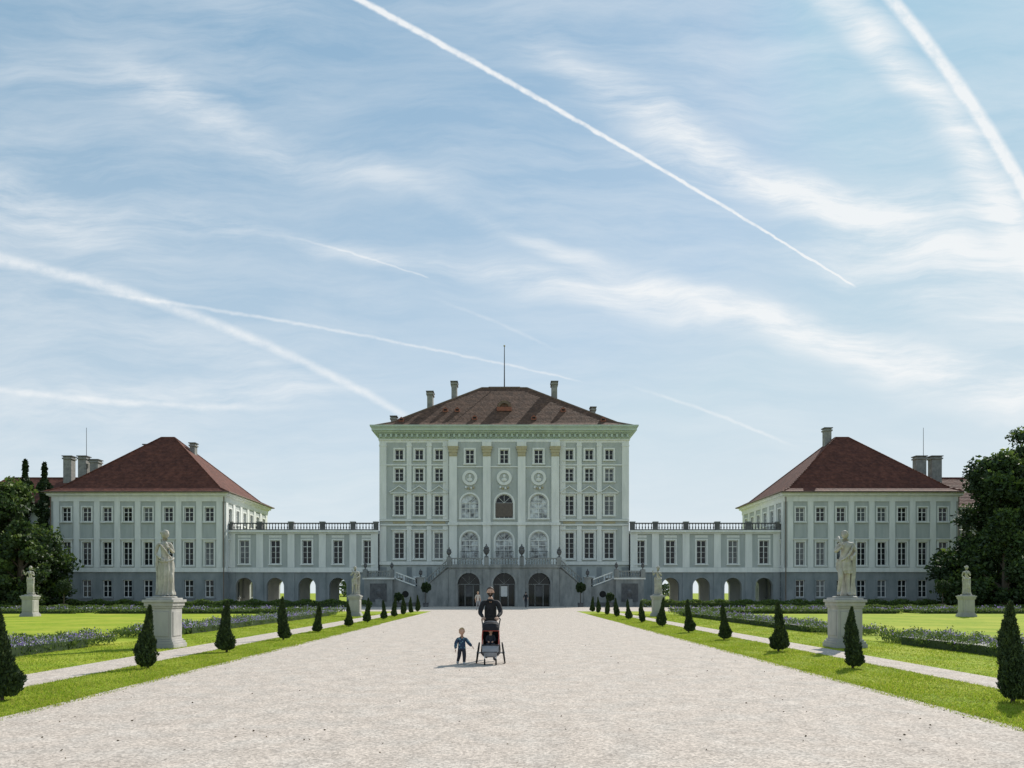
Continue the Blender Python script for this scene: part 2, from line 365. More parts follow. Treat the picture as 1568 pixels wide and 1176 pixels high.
for sg in(-1,1):
    X=lambda v: sg*v
    poly=[(X(6.72),0),(X(16.6),0),(X(16.6),3.3),(X(13.4),3.3),(X(10.6),2.3),(X(9.7),2.3),(X(6.72),4.7)]
    S.prism(poly,ya+0.02,-2.6,STONE)
    S.prism([(X(13.5),0),(X(16.9),0),(X(16.9),3.3),(X(13.5),3.3)],ya-0.6,ya+0.018,STONE)
    S.box(min(X(13.3),X(17.1)),max(X(13.3),X(17.1)),ya-0.7,ya+0.3,3.3,3.5,TRIM)
    baluster_run(S,(X(6.98),4.75),(X(9.5),2.5),ya+0.02,STONE,0.9,cm=STONE)
    baluster_run(S,(X(10.8),2.45),(X(13.2),3.35),ya+0.02,STONE,0.9,cm=TRIM)
    baluster_run(S,(X(13.9),3.5),(X(16.6),3.5),ya-0.4,STONE,0.85)
    S.box(X(10.15)-0.42,X(10.15)+0.42,ya-0.3,ya+0.35,0,3.45,STONE); S.box(X(10.15)-0.5,X(10.15)+0.5,ya-0.38,ya+0.43,3.45,3.6,STONE)
    urn(S,(X(10.15),ya+0.02,3.6),0.7,DSTONE)
    for v in(13.6,16.8): S.box(X(v)-0.26,X(v)+0.26,ya-0.78,ya-0.1,3.5,4.5,STONE); urn(S,(X(v),ya-0.4,4.5),0.65,DSTONE)
    for i in range(14):
        t=i/14; x0=6.9+t*2.8; z=4.7-t*2.4
        S.box(min(X(x0),X(x0+0.2)),max(X(x0),X(x0+0.2)),ya+0.3,-2.62,z-0.3,z+0.08,STONE)
    S.box(min(X(14.2),X(16.2)),max(X(14.2),X(16.2)),ya-0.66,ya-0.602,0.6,2.8,DSTONE)
    S.box(min(X(10.7),X(13.4)),max(X(10.7),X(13.4)),ya-0.04,ya+0.018,0,0.5,DSTONE)
    ring(S,X(12.0),1.5,0.42,0.6,ya-0.05,ya+0.019,STONE,12,True); ring(S,X(12.0),1.5,0,0.42,ya-0.01,ya+0.018,DARK,12,True)
    S.box(X(14.9)-0.35,X(14.9)+0.35,ya-2.4,ya-1.7,0,0.9,STONE); S.lathe((X(14.9),ya-2.05,0.9),[(0.3,0),(0.18,0.2),(0.35,0.7),(0.3,1.0),(0.1,1.2),(0.02,1.5)],DSTONE,10)
S.obj('garden_staircase',palace); SF.obj('arch_gates',palace); SG.obj('door_glass',palace)

# ------------------------------------------------------------------ pavilions
def pavilion(xc,sg):
    e=empty('pavilion_building',(xc,98,0))
    W=MB();T=MB();F=MB();G=MB();RO=MB()
    HX=11.05;D=17.5
    def face(half,us):
        ops=[]
        for u in us:
            for c,d,rows in((10.75,12.55,3),(5.15,8.15,4),(1.1,3.3,3)): ops.append((u-0.57,u+0.57,c,d,False,rows))
        wall(W,-half,half,4.3,13.9,[o for o in ops if o[2]>4],WALL)
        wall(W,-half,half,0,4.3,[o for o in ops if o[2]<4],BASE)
        for o in ops:
            window(F,G,*o[:4],0.22,False,2,o[5]); 
            surround(T,*o[:4],TRIM if o[2]>4 else BASE,w=0.17,hood='flat' if 4<o[2]<6 else None)
            if 4<o[2]<6: T.box(o[0]-0.15,o[1]+0.15,-0.035,0.005,8.75,10.3,WALL)
        for a,b in zip([-half-0.6]+us,us+[half+0.6]):
            x=(a+b)/2; x=max(-half+0.4,min(half-0.4,x))
            T.box(x-0.36,x+0.36,-0.1,0.005,4.9,13.3,TRIM)
        T.box(-half,half,-0.12,0.005,13.3,13.9,TRIM); T.box(-half,half,-0.07,0.005,0,0.5,BASE)
        T.box(-half,half,-0.16,0.005,4.32,4.88,TRIM)
    us=[-9.1,-6.5,-3.9,-1.3,1.3,3.9,6.5,9.1]
    face(HX,us)
    us2=[-6.9,-4.1,-1.4,1.4,4.1,6.9]
    for s2 in(1,-1):
        M=Matrix.Translation((s2*HX,D/2,0))@Matrix.Rotation(s2*math.pi/2,4,'Z')
        for b in(W,T,F,G): b.M=M
        face(D/2,us2)
        for b in(W,T,F,G): b.M=None
    W.add([(-HX,D,0),(HX,D,0),(HX,D,13.9),(-HX,D,13.9)],[(0,1,2,3)],WALL)
    W.box(-HX+0.6,HX-0.6,0.6,D-0.6,0.1,13.8,DARK)
    courses(T,-HX,HX,0,D,[(0.2,13.9,14.05),(0.42,14.05,14.3),(0.6,14.3,14.42)],TRIM)
    hip_roof(RO,-HX-0.75,HX+0.75,-0.75,D+0.75,14.43,-0.9,0.9,D/2-0.1,D/2+0.1,23.2,ROOF2,0.14,0.08,ROOF2,0.1)
    RO.cyl((-HX-0.8,-0.8,14.45),(HX+0.8,-0.8,14.45),0.09,0.09,COPPER,6)
    for s2 in(1,-1): RO.cyl((s2*(HX+0.8),-0.8,14.45),(s2*(HX+0.8),D+0.8,14.45),0.09,0.09,COPPER,6)
    for x in(-HX+0.05,HX-0.05): T.cyl((x,-0.22,0),(x,-0.22,13.9),0.06,0.06,COPPER,6)
    if sg>0: chimney(RO,-1.7,D/2+0.8,21,24.7,0.9,0.9)
    else: chimney(RO,3.2,D/2+0.8,19.5,22.6,0.7,0.9); chimney(RO,-3.3,D/2+0.8,19.5,22.4,0.6,0.8)
    W.obj('walls',e);T.obj('stucco_trim',e);F.obj('window_frames',e);G.obj('window_panes',e);RO.obj('roof',e)
    e2=empty('side_wing_building',(xc+sg*(HX+8.2),104,0))
    A=MB();B=MB();C=MB();Dg=MB()
    ops=[(u-0.55,u+0.55,c,d) for u in(-6.3,-3.7,-1.1,1.5,4.1,6.7) for c,d in((8.9,10.5),(4.8,7.4),(1.1,3.2))]
    wall(A,-8,8,0,12.7,ops,WALL)
    for o in ops: window(C,Dg,*o,0.2,False,2,3); surround(C,*o,TRIM,w=0.15)
    for s2 in(-1,1): A.add([(s2*8,0,0),(s2*8,14,0),(s2*8,14,12.7),(s2*8,0,12.7)],[(0,1,2,3)],WALL)
    A.add([(-8,14,0),(8,14,0),(8,14,12.7),(-8,14,12.7)],[(0,1,2,3)],WALL)
    A.box(-7.5,7.5,0.6,13.5,0.1,12,DARK)
    courses(C,-8,8,0,14,[(0.2,12.7,12.9),(0.4,12.9,13.2)],TRIM)
    t0,t1=(-8.4,5.5) if sg>0 else (-5.5,8.4)
    hip_roof(B,-8.5,8.5,-0.5,14.5,13.21,t0,t1,6.7,7.3,18.2,ROOF2,0.1,0.06,ROOF2,0.1)
    for k in(7.5,5.8,3.7) if sg<0 else (6.7,4.5): chimney(B,-sg*k if sg>0 else k,6.0,15.5,21.2 if k<7 else 20.7,1.15 if sg<0 else 1.4,1.1)
    B.cyl((sg*-5.6,7,18.0),(sg*-5.6,7,25.5),0.05,0.03,IRON,5)
    A.obj('walls',e2);B.obj('roof',e2);C.obj('trim',e2);Dg.obj('window_panes',e2)
pavilion(-46.9,-1); pavilion(46.55,1)

# ------------------------------------------------------------------ connecting galleries
def gallery(sg):
    e=empty('gallery_wing',(XC+sg*26.0,99.5,0))
    W=MB();T=MB();F=MB();G=MB()
    L=9.72
    us=[sg*(u-26.0) for u in(17.6,21.5,25.5,29.6,33.6)]; us.sort()
    au=[sg*(u-26.0) for u in(21.5,25.5,29.6,33.6)]
    ops=[(u-0.62,u+0.62,5.4,8.45) for u in us]
    wall(W,-L,L,4.3,9.3,ops,WALL)
    aops=[(u-1.12,u+1.12,0.0,3.62,True) for u in au]
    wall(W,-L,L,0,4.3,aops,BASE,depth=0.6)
    wall(W,-L,L,0,9.3,aops,WALL,y=6.0,depth=-0.6)
    W.box(-L,L,0.31,5.9,4.1,4.3,WALL)
    wall(W,-L,L,0,4.1,aops,WALL,y=0.6,depth=0.0); wall(W,-L,L,0,4.1,aops,WALL,y=5.4,depth=0.0)
    W.add([(-L,0,9.3),(L,0,9.3),(L,6,9.3),(-L,6,9.3)],[(0,1,2,3)],WALL)
    W.box(-L+0.2,L-0.2,0.7,5.7,4.4,9.2,DARK)
    for o in ops:
        window(F,G,*o,0.22,False,2,4); surround(T,*o,TRIM,w=0.2)
        T.box(o[0]-0.2,o[1]+0.2,-0.035,0.005,8.8,9.1,TRIM)
    for o in aops:
        ring(T,(o[0]+o[1])/2,3.62-1.12,1.12,1.34,-0.06,0.005,BASE,14); T.box(o[0]-0.3,o[0],-0.08,0.005,2.3,2.5,BASE); T.box(o[1],o[1]+0.3,-0.08,0.005,2.3,2.5,BASE)
        T.box(o[0]-0.22,o[0],-0.05,0.005,0,2.3,BASE); T.box(o[1],o[1]+0.22,-0.05,0.005,0,2.3,BASE)
    edges=[-L]+[(a+b)/2 for a,b in zip(us,us[1:])]+[L]
    for i,x in enumerate(edges):
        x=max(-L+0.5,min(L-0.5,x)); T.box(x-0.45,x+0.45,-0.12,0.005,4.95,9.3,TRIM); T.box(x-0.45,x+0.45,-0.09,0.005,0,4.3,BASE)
    T.box(-L,L,-0.18,0.005,4.32,4.93,TRIM); 
    T.box(-L,L,-0.2,6.2,9.302,9.5,TRIM); T.box(-L,L,-0.42,6.4,9.5,9.75,TRIM)
    Bm=MB()
    es=[max(-L+0.3,min(L-0.3,x)) for x in edges]
    for x in es: Bm.box(x-0.3,x+0.3,-0.24,0.24,9.75,10.75,DSTONE); Bm.box(x-0.36,x+0.36,-0.3,0.3,10.75,10.88,STONE)
    for a,b in zip(es,es[1:]): baluster_run(Bm,(a+0.3,9.75),(b-0.3,9.75),0,DSTONE,0.98,cm=DSTONE,step=0.36)
    W.obj('walls',e);T.obj('stucco_trim',e);F.obj('window_frames',e);G.obj('window_panes',e);Bm.obj('roof_balustrade',e)
gallery(-1);gallery(1)

# ------------------------------------------------------------------ ground
GRASS = mat('lawn_grass', (0.30,0.37,0.025), (0.15,0.225,0.018), 2.6, 0.95, 0.8, 9, c3=(0.35,0.37,0.045), detail=9, spec=0.1)
def gravel(name,c1,c2,c3):
    m=mat(name,c1,c2,14,0.95,0,c3=c3,detail=5,spec=0.15)
    ns=m.node_tree.nodes; ln=m.node_tree.links
    tc=ns.new('ShaderNodeTexCoord'); b=ns['Principled BSDF']
    src=b.inputs['Base Color'].links[0].from_socket
    vo=ns.new('ShaderNodeTexVoronoi'); vo.inputs['Scale'].default_value=42; ln.new(tc.outputs['Object'],vo.inputs['Vector'])
    sp=ns.new('ShaderNodeSeparateColor'); ln.new(vo.outputs['Color'],sp.inputs[0])
    mr=ns.new('ShaderNodeMapRange'); mr.inputs[3].default_value=0.66; mr.inputs[4].default_value=1.3; ln.new(sp.outputs[0],mr.inputs[0])
    n3=ns.new('ShaderNodeTexNoise'); n3.inputs['Scale'].default_value=2.4; n3.inputs['Detail'].default_value=8; n3.inputs['Roughness'].default_value=0.8
    mp=ns.new('ShaderNodeMapping'); mp.inputs['Scale'].default_value=(1.0,0.7,1); ln.new(tc.outputs['Object'],mp.inputs[0]); ln.new(mp.outputs[0],n3.inputs['Vector'])
    mr2=ns.new('ShaderNodeMapRange'); mr2.inputs[1].default_value=0.32; mr2.inputs[2].default_value=0.68; mr2.inputs[3].default_value=0.80; mr2.inputs[4].default_value=1.16; ln.new(n3.outputs['Fac'],mr2.inputs[0])
    ml=ns.new('ShaderNodeMath'); ml.operation='MULTIPLY'; ln.new(mr.outputs[0],ml.inputs[0]); ln.new(mr2.outputs[0],ml.inputs[1])
    v_=ns.new('ShaderNodeVectorMath'); v_.operation='SCALE'; ln.new(src,v_.inputs[0]); ln.new(ml.outputs[0],v_.inputs['Scale'])
    ln.new(v_.outputs[0],b.inputs['Base Color'])
    bp=ns.new('ShaderNodeBump'); bp.inputs['Strength'].default_value=0.6; bp.inputs['Distance'].default_value=0.02
    ln.new(n3.outputs['Fac'],bp.inputs['Height']); ln.new(bp.outputs[0],b.inputs['Normal'])
    return m
GRAV = gravel('gravel', (0.53,0.455,0.39), (0.45,0.385,0.335), (0.48,0.425,0.375))
g=MB(); g.add([(-3000,-200,0),(3000,-200,0),(3000,4000,0),(-3000,4000,0)],[(0,1,2,3)],GRASS); g.obj('ground')
def sheet(name,quads,m,z=0.004):
    b=MB()
    for x0,x1,y0,y1 in quads: b.add([(x0,y0,z),(x1,y0,z),(x1,y1,z),(x0,y1,z)],[(0,1,2,3)],m)
    return b.obj(name)
sheet('gravel_path',[(-6.7,6.3,-20,69),(-60,60,69,73.5),(-22,22,73.5,105.4),(-60,-22,90,105.4),(22,60,90,105.4)],GRAV)
sheet('side_path',[(-9.7,-8.4,-20,69),(8.45,9.5,-20,69)],GRAV)

# ------------------------------------------------------------------ foliage helpers
def leafmesh(name,C,U,V,mi,mats,tri=False,parent=None,loc=(0,0,0)):
    n=len(C)
    if tri: P_=np.stack([C-U,C+U,C+V],1); k=3
    else: P_=np.stack([C-U,C-V*0.55,C+U,C+V*0.55],1); k=4
    me=bpy.data.meshes.new(name); me.vertices.add(n*k); me.vertices.foreach_set('co',P_.reshape(-1).astype(np.float32))
    me.loops.add(n*k); me.loops.foreach_set('vertex_index',np.arange(n*k,dtype=np.int32))
    me.polygons.add(n); me.polygons.foreach_set('loop_start',np.arange(0,n*k,k,dtype=np.int32)); 
    try: me.polygons.foreach_set('loop_total',np.full(n,k,dtype=np.int32))
    except Exception: pass
    for m in mats: me.materials.append(m)
    me.polygons.foreach_set('material_index',np.asarray(mi,dtype=np.int32)); me.update(calc_edges=True); me.validate()
    o=bpy.data.objects.new(name,me); COL.objects.link(o); o.location=loc
    if parent: o.parent=parent
    return o
def unit(n):
    v=rng.normal(size=(n,3)); return v/np.linalg.norm(v,axis=1)[:,None]
def perp(u):
    w=unit(len(u)); v=np.cross(u,w); return v/np.linalg.norm(v,axis=1)[:,None]
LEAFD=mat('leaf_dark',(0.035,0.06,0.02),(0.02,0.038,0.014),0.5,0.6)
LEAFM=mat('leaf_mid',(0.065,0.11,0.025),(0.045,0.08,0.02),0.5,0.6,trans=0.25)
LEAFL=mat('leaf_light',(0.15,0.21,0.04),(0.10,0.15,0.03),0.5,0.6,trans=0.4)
BARK=mat('bark',(0.10,0.08,0.06),(0.05,0.04,0.03),6,0.9,0.6,10,stretch=(1,1,0.2))
CYP=mat('cypress_leaf',(0.05,0.078,0.028),(0.025,0.045,0.018),4,0.7)
CYPL=mat('cypress_leaf_light',(0.10,0.14,0.035),(0.06,0.09,0.03),4,0.7)
def tree(x,y,h,w,n=26000,trunk=0.45,leaf=0.26,name='tree',dark=True,base=0.12,shape=1.0,nb=34,blob=(0.11,0.19)):
    e=empty(name,(x,y,0)); mb=MB()
    mb.cyl((0,0,-0.1),(0.1,0,h*0.35),trunk,trunk*0.7,BARK,10); mb.cyl((0.1,0,h*0.35),(0,0.1,h*0.8),trunk*0.7,trunk*0.2,BARK,8)
    blobs=[]
    for i in range(nb):
        t=R.random(); z=h*(base+(0.92-base)*t); prof=math.sin(math.pi*min(1,(t*0.85+0.18))**shape)**0.6
        a=R.random()*6.283; rr=w/2*prof*math.sqrt(R.random())*0.85
        r=w*R.uniform(*blob); c=(rr*math.cos(a),rr*math.sin(a),min(z,h-r*0.8)); blobs.append((c,r))
    for c,r in blobs[:18]:
        z0=max(h*0.1,c[2]-abs(c[0])*0.7-1.0); mb.cyl((0.05,0,z0),c,trunk*0.25,0.04,BARK,5,False)
    mb.obj('trunk_and_limbs',e)
    tot=sum(r**2 for _,r in blobs); C=[];M=[]
    for c,r in blobs:
        k=int(n*r*r/tot); d=unit(k); q=rng.random(k)**0.4; 
        sub=1+0.28*np.sin(d[:,0]*7+c[0])*np.cos(d[:,2]*6+c[1]*2)+0.12*np.sin(d[:,1]*15+c[2])
        p=np.array(c)+d*(r*q*sub)[:,None]*np.array([1.05,1.05,0.85]); C.append(p)
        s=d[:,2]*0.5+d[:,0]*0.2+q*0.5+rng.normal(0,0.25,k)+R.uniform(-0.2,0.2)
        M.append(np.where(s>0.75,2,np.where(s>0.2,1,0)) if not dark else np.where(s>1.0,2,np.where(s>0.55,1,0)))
    C=np.concatenate(C);M=np.concatenate(M); C[:,2]=np.maximum(C[:,2],0.15)
    s=leaf*rng.uniform(0.6,1.4,len(C))[:,None]; U=unit(len(C)); V=perp(U)
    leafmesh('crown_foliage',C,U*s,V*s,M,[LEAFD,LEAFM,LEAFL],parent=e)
def conif(name,x,y,h,w,n=6000,leaf=0.3):
    e=empty(name,(x,y,0)); mb=MB(); mb.cyl((0,0,0),(0,0,h*0.95),0.25,0.04,BARK,8); mb.obj('trunk',e)
    t=rng.random(n)**1.3; a=rng.random(n)*6.283; rad=w/2*(1-t)**0.8*(0.65+0.35*np.sin(t*40)+0.2*np.sin(a*5))*rng.random(n)**0.4
    C=np.stack([rad*np.cos(a),rad*np.sin(a),0.4+t*(h-0.4)],1); s=leaf*rng.uniform(0.5,1.3,n)[:,None]; U=unit(n);V=perp(U)
    leafmesh('needle_foliage',C,U*s,V*s,(rng.random(n)>0.8).astype(int),[LEAFD,LEAFM],parent=e)
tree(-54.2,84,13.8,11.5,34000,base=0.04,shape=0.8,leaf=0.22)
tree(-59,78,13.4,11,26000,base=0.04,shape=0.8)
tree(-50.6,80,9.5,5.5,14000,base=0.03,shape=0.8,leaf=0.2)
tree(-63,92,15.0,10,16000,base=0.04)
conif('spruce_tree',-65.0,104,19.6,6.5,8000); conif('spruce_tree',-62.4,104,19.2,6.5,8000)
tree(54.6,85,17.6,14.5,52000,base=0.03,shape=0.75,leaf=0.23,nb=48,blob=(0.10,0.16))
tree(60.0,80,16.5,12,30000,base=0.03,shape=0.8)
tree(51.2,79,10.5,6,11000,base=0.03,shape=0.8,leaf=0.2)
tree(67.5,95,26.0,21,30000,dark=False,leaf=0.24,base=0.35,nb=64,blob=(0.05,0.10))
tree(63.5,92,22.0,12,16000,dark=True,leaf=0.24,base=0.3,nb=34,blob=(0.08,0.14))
tree(57.5,72,8.5,5,8000,dark=False,leaf=0.2,base=0.2,nb=16)
def woods(x0,x1,y,h,n):
    C=np.stack([rng.uniform(x0,x1,n),y+rng.normal(0,6,n),rng.random(n)**0.8],1)
    hh=h*(0.7+0.3*np.sin(C[:,0]*0.13)*np.cos(C[:,0]*0.041+1)); C[:,2]*=hh
    s=rng.uniform(0.5,1.1,n)[:,None];U=unit(n);V=perp(U)
    leafmesh('woodland_trees',C,U*s,V*s,(rng.random(n)*2.4).astype(int),[LEAFD,LEAFM,LEAFL])
woods(-260,-76,150,13,14000); woods(76,260,150,14,14000); woods(-70,70,330,9,9000)

def cypress_mesh(seed):
    n=9000; g=np.random.default_rng(seed)
    t=g.random(n)**1.15; a=g.random(n)*6.283
    prof=np.interp(t,[0,0.06,0.2,0.42,0.7,0.9,1.0],[0.55,0.95,1.0,0.72,0.42,0.22,0.02])
    ph=g.random()*6
    bump=1+0.22*np.sin(a*2+t*8+ph)+0.16*np.sin(a*5-t*19+ph)+0.09*np.sin(a*11+t*45)
    rad=0.195*prof*bump*g.random(n)**0.25
    lx=0.05*np.sin(t*3.5+ph); ly=0.04*np.cos(t*4+ph)
    C=np.stack([rad*np.cos(a)+lx,rad*np.sin(a)+ly,0.08+t*1.24*(1+0.05*np.sin(ph))],1)
    U=np.stack([np.cos(a)*0.5,np.sin(a)*0.5,np.full(n,0.9)],1)+g.normal(0,0.4,(n,3)); U/=np.linalg.norm(U,axis=1)[:,None]
    V=np.cross(U,g.normal(size=(n,3))); V/=np.linalg.norm(V,axis=1)[:,None]
    s=g.uniform(0.018,0.05,n)[:,None]
    return C,U*s,V*s*0.7,(g.random(n)>0.8).astype(int)
variants=[]
ys=[11.7,16.7,21.5,27,32,37.4,43,48,53,58,63,67.5]
for i,y in enumerate(ys):
    for sg in(-1,1):
        x=-7.75 if sg<0 else 7.6
        e=empty('cypress_tree',(x+R.uniform(-0.08,0.08),y+R.uniform(-.15,.15),0),R.random()*6.28,R.uniform(0.9,1.1))
        mb=MB(); mb.cyl((0,0,-0.02),(0,0,0.5),0.03,0.015,BARK,6); mb.obj('trunk',e)
        if len(variants)<6:
            o=leafmesh('foliage',*cypress_mesh(20+len(variants)),[CYP,CYPL],parent=e); variants.append(o.data)
        else:
            o=bpy.data.objects.new('foliage',R.choice(variants)); COL.objects.link(o); o.parent=e
def topiary(x,y,zc,r):
    e=empty('topiary_tree',(x,y,0)); mb=MB(); mb.cyl((0,0,0.3),(0,0,zc),0.05,0.04,BARK,6)
    mb.lathe((0,0,0),[(0.3,0),(0.36,0.45),(0.4,0.5),(0.36,0.5)],DSTONE,10); mb.obj('trunk_and_tub',e)
    n=3500; d=unit(n); C=np.array([0,0,zc])+d*(r*rng.random(n)**0.25*(1+0.1*np.sin(d[:,0]*9)))[:,None]
    s=rng.uniform(0.04,0.09,n)[:,None];U=unit(n);V=perp(U)
    leafmesh('foliage',C,U*s,V*s,(d[:,2]+rng.normal(0,.4,n)>0.5).astype(int),[LEAFD,LEAFM],parent=e)
for x,y,z,r in((-46,80,2.3,0.7),(45.4,80,2.3,0.7),(-9.4,90,2.3,0.6),(8.7,90,2.3,0.6),(-12.5,89,1.2,0.5),(12.0,89,1.2,0.5)): topiary(x,y,z,r)
FLW=mat('flower_white',(0.70,0.69,0.70),(0.6,0.58,0.62),3,0.7); FLV=mat('flower_lavender',(0.40,0.30,0.62),(0.28,0.21,0.50),3,0.7,trans=0.4)
BEDG=mat('bed_leaf',(0.13,0.19,0.045),(0.07,0.115,0.03),1,0.7,trans=0.35)
def hedge(x0,x1,y0,y1,h,n,name='box_hedge',flowers=0.0,leaf=0.06,light=0.35):
    e=empty(name,((x0+x1)/2,(y0+y1)/2,0)); hx=(x1-x0)/2;hy=(y1-y0)/2
    mb=MB(); mb.box(-hx*0.94,hx*0.94,-hy*0.8,hy*0.8,0,h*0.5,LEAFD); mb.obj('inner_growth',e)
    C=np.stack([rng.uniform(-hx,hx,n),rng.uniform(-hy,hy,n),h*rng.random(n)**0.5],1)
    C[:,2]*=(0.85+0.15*np.sin(C[:,0]*2.1+C[:,1]*1.7))*(1-0.3*(np.abs(C[:,1])/hy)**4 if not flowers else 1)
    if flowers:
        C[:,2]*=0.7+0.5*rng.random(n); C[:,2]*=0.82+0.22*np.sin(C[:,0]*6+C[:,1]*1.3)*np.sin(C[:,1]*5.1+C[:,0])
        C[:,0]*=1+0.05*np.sin(C[:,1]*3.3)
    s=leaf*rng.uniform(0.6,1.5,n)[:,None];U=unit(n);V=perp(U)
    if flowers: U[:,2]=np.abs(U[:,2])*2; U/=np.linalg.norm(U,axis=1)[:,None]
    mi=(rng.random(n)<light).astype(int)
    top=C[:,2]>h*0.5
    patch=np.sin(C[:,0]*2.3)+np.sin(C[:,1]*1.9+1)
    f=top&(rng.random(n)<flowers*(1+0.45*patch)); pick=rng.random(n)
    mi=np.where(f,np.where(pick+0.2*np.sin(C[:,1]*0.8)<0.33,2,3),mi)
    s=np.where(f[:,None],s*0.75,s)
    leafmesh('foliage',C,U*s,V*s,mi,[BEDG,LEAFL,FLW,FLV],parent=e)
for a,b in((-62,-15.5),(15.5,62)): hedge(a,b,88,89.2,0.95,16000,leaf=0.1,light=0.3)
for a,b in((-60,-33.9),(-32.9,-14),(14,31.5),(32.6,60)):
    hedge(a,b,61,62.0,0.42,7000,leaf=0.07,light=0.5); hedge(a,b,63.2,65,0.6,9000,'flower_bed',0.4,0.08); 
for a,b in((-60,-24),(24,60)): hedge(a,b,76,77,0.5,7000,leaf=0.09,light=0.5)
hedge(-14.6,-12.6,8,25,0.5,42000,'flower_bed',0.33,0.035,0.5)
hedge(-14.6,-12.6,28,58,0.5,32000,'flower_bed',0.38,0.045,0.5)
hedge(12.6,14.6,8,26.5,0.5,42000,'flower_bed',0.33,0.035,0.5)
hedge(12.6,14.6,29.5,58,0.5,32000,'flower_bed',0.38,0.045,0.5)
BL1=mat('grass_blade',(0.30,0.39,0.03),(0.21,0.30,0.02),2,0.8,trans=0.5); BL2=mat('grass_blade_dry',(0.44,0.44,0.08),(0.33,0.35,0.06),2,0.8,trans=0.5)
def blades(zones):
    C=[]
    for x0,x1,y0,y1,n in zones:
        q=rng.random(n); y=y0*(y1/y0)**q; C.append(np.stack([rng.uniform(x0,x1,n),y,np.zeros(n)],1))
    C=np.concatenate(C); n=len(C); a=rng.random(n)*6.283; hgt=rng.uniform(0.015,0.042,n)*(1+0.5*np.sin(C[:,0]*3)*np.sin(C[:,1]*2)); wd=0.005*(1+C[:,1]/18)
    U=np.stack([np.cos(a)*wd,np.sin(a)*wd,np.zeros(n)],1); V=np.stack([rng.normal(0,0.025,n),rng.normal(0,0.025,n),hgt],1)
    leafmesh('grass',C,U,V,(rng.random(n)>0.65).astype(int),[BL1,BL2],tri=True)
blades([(-8.42,-6.66,7,60,60000),(6.26,8.47,7,60,75000),(-12.7,-9.68,9,60,40000),(9.48,12.7,9,60,40000),(-6.85,-6.5,7,40,4500),(6.1,6.45,7,40,4500)])
LF=mat('fallen_leaf',(0.12,0.08,0.035),(0.06,0.045,0.02),9,0.8)
n=520; C=np.stack([rng.uniform(-6.6,6.2,n),7*(60/7)**rng.random(n),np.full(n,0.012)],1)
C[:n//2,0]=np.where(rng.random(n//2)>0.5,6.2-rng.random(n//2)**2*2.5,-6.6+rng.random(n//2)**2*2.5)
U=unit(n);U[:,2]*=0.25;V=perp(U);s=rng.uniform(0.010,0.024,n)[:,None]
leafmesh('fallen_leaves',C,U*s,V*s,np.zeros(n),[LF])

# ------------------------------------------------------------------ figures
def skin(verts,edges,rad,sub=2):
    me=bpy.data.meshes.new('sk'); me.from_pydata([tuple(v) for v in verts],edges,[]); o=bpy.data.objects.new('sk',me); COL.objects.link(o)
    md=o.modifiers.new('s','SKIN'); md.use_smooth_shade=True; md.branch_smoothing=0.6
    sv=me.skin_vertices[0].data
    for i,r in enumerate(rad):
        sv[i].radius=(r,r) if not isinstance(r,tuple) else r; sv[i].use_root=(i==0)
    ms=o.modifiers.new('u','SUBSURF'); ms.levels=sub; ms.render_levels=sub
    dg=bpy.context.evaluated_depsgraph_get(); ev=o.evaluated_get(dg); m2=ev.to_mesh()
    vs=[tuple(v.co) for v in m2.vertices]; fs=[tuple(p.vertices) for p in m2.polygons]; ev.to_mesh_clear()
    bpy.data.objects.remove(o); return vs,fs
def seg_near(p,edges,verts):
    best=None;bd=1e9
    for i,(a,b) in enumerate(edges):
        A=Vector(verts[a]);B=Vector(verts[b]);d=B-A;t=max(0,min(1,(p-A).dot(d)/max(d.length_squared,1e-9)));q=(A+d*t-p).length
        if q<bd: bd=q;best=i
    return best
def hand(mb,w,f,up,sd,m,k=1.0,curl=0.9):
    """five-fingered hand: w wrist, f forward, up back-of-hand, sd thumb side"""
    w=Vector(w);f=Vector(f).normalized();sd=Vector(sd).normalized();up=Vector(up).normalized()
    vs=[w,w+f*0.045*k]; ed=[(0,1)]; rd=[0.024*k,0.03*k]
    for j,(o,L) in enumerate(((0.027,0.07),(0.009,0.078),(-0.009,0.073),(-0.027,0.058))):
        b=w+f*0.085*k+sd*o*k; i=len(vs); vs.append(b);ed.append((1,i));rd.append(0.011*k)
        d1=(f*math.cos(curl*0.6)-up*math.sin(curl*0.6)); p=b+d1*L*0.5*k; vs.append(p);ed.append((i,i+1));rd.append(0.0095*k)
        d2=(f*math.cos(curl*1.7)-up*math.sin(curl*1.7)); vs.append(p+d2*L*0.5*k);ed.append((i+1,i+2));rd.append(0.007*k)
    i=len(vs); vs+= [w+f*0.03*k+sd*0.038*k,w+f*0.065*k+sd*0.055*k-up*0.012*k,w+f*0.09*k+sd*0.05*k-up*0.03*k]; ed+=[(1,i),(i,i+1),(i+1,i+2)]; rd+=[0.013*k,0.011*k,0.008*k]
    v,fc=skin(vs,ed,rd,1); mb.add(v,fc,m)
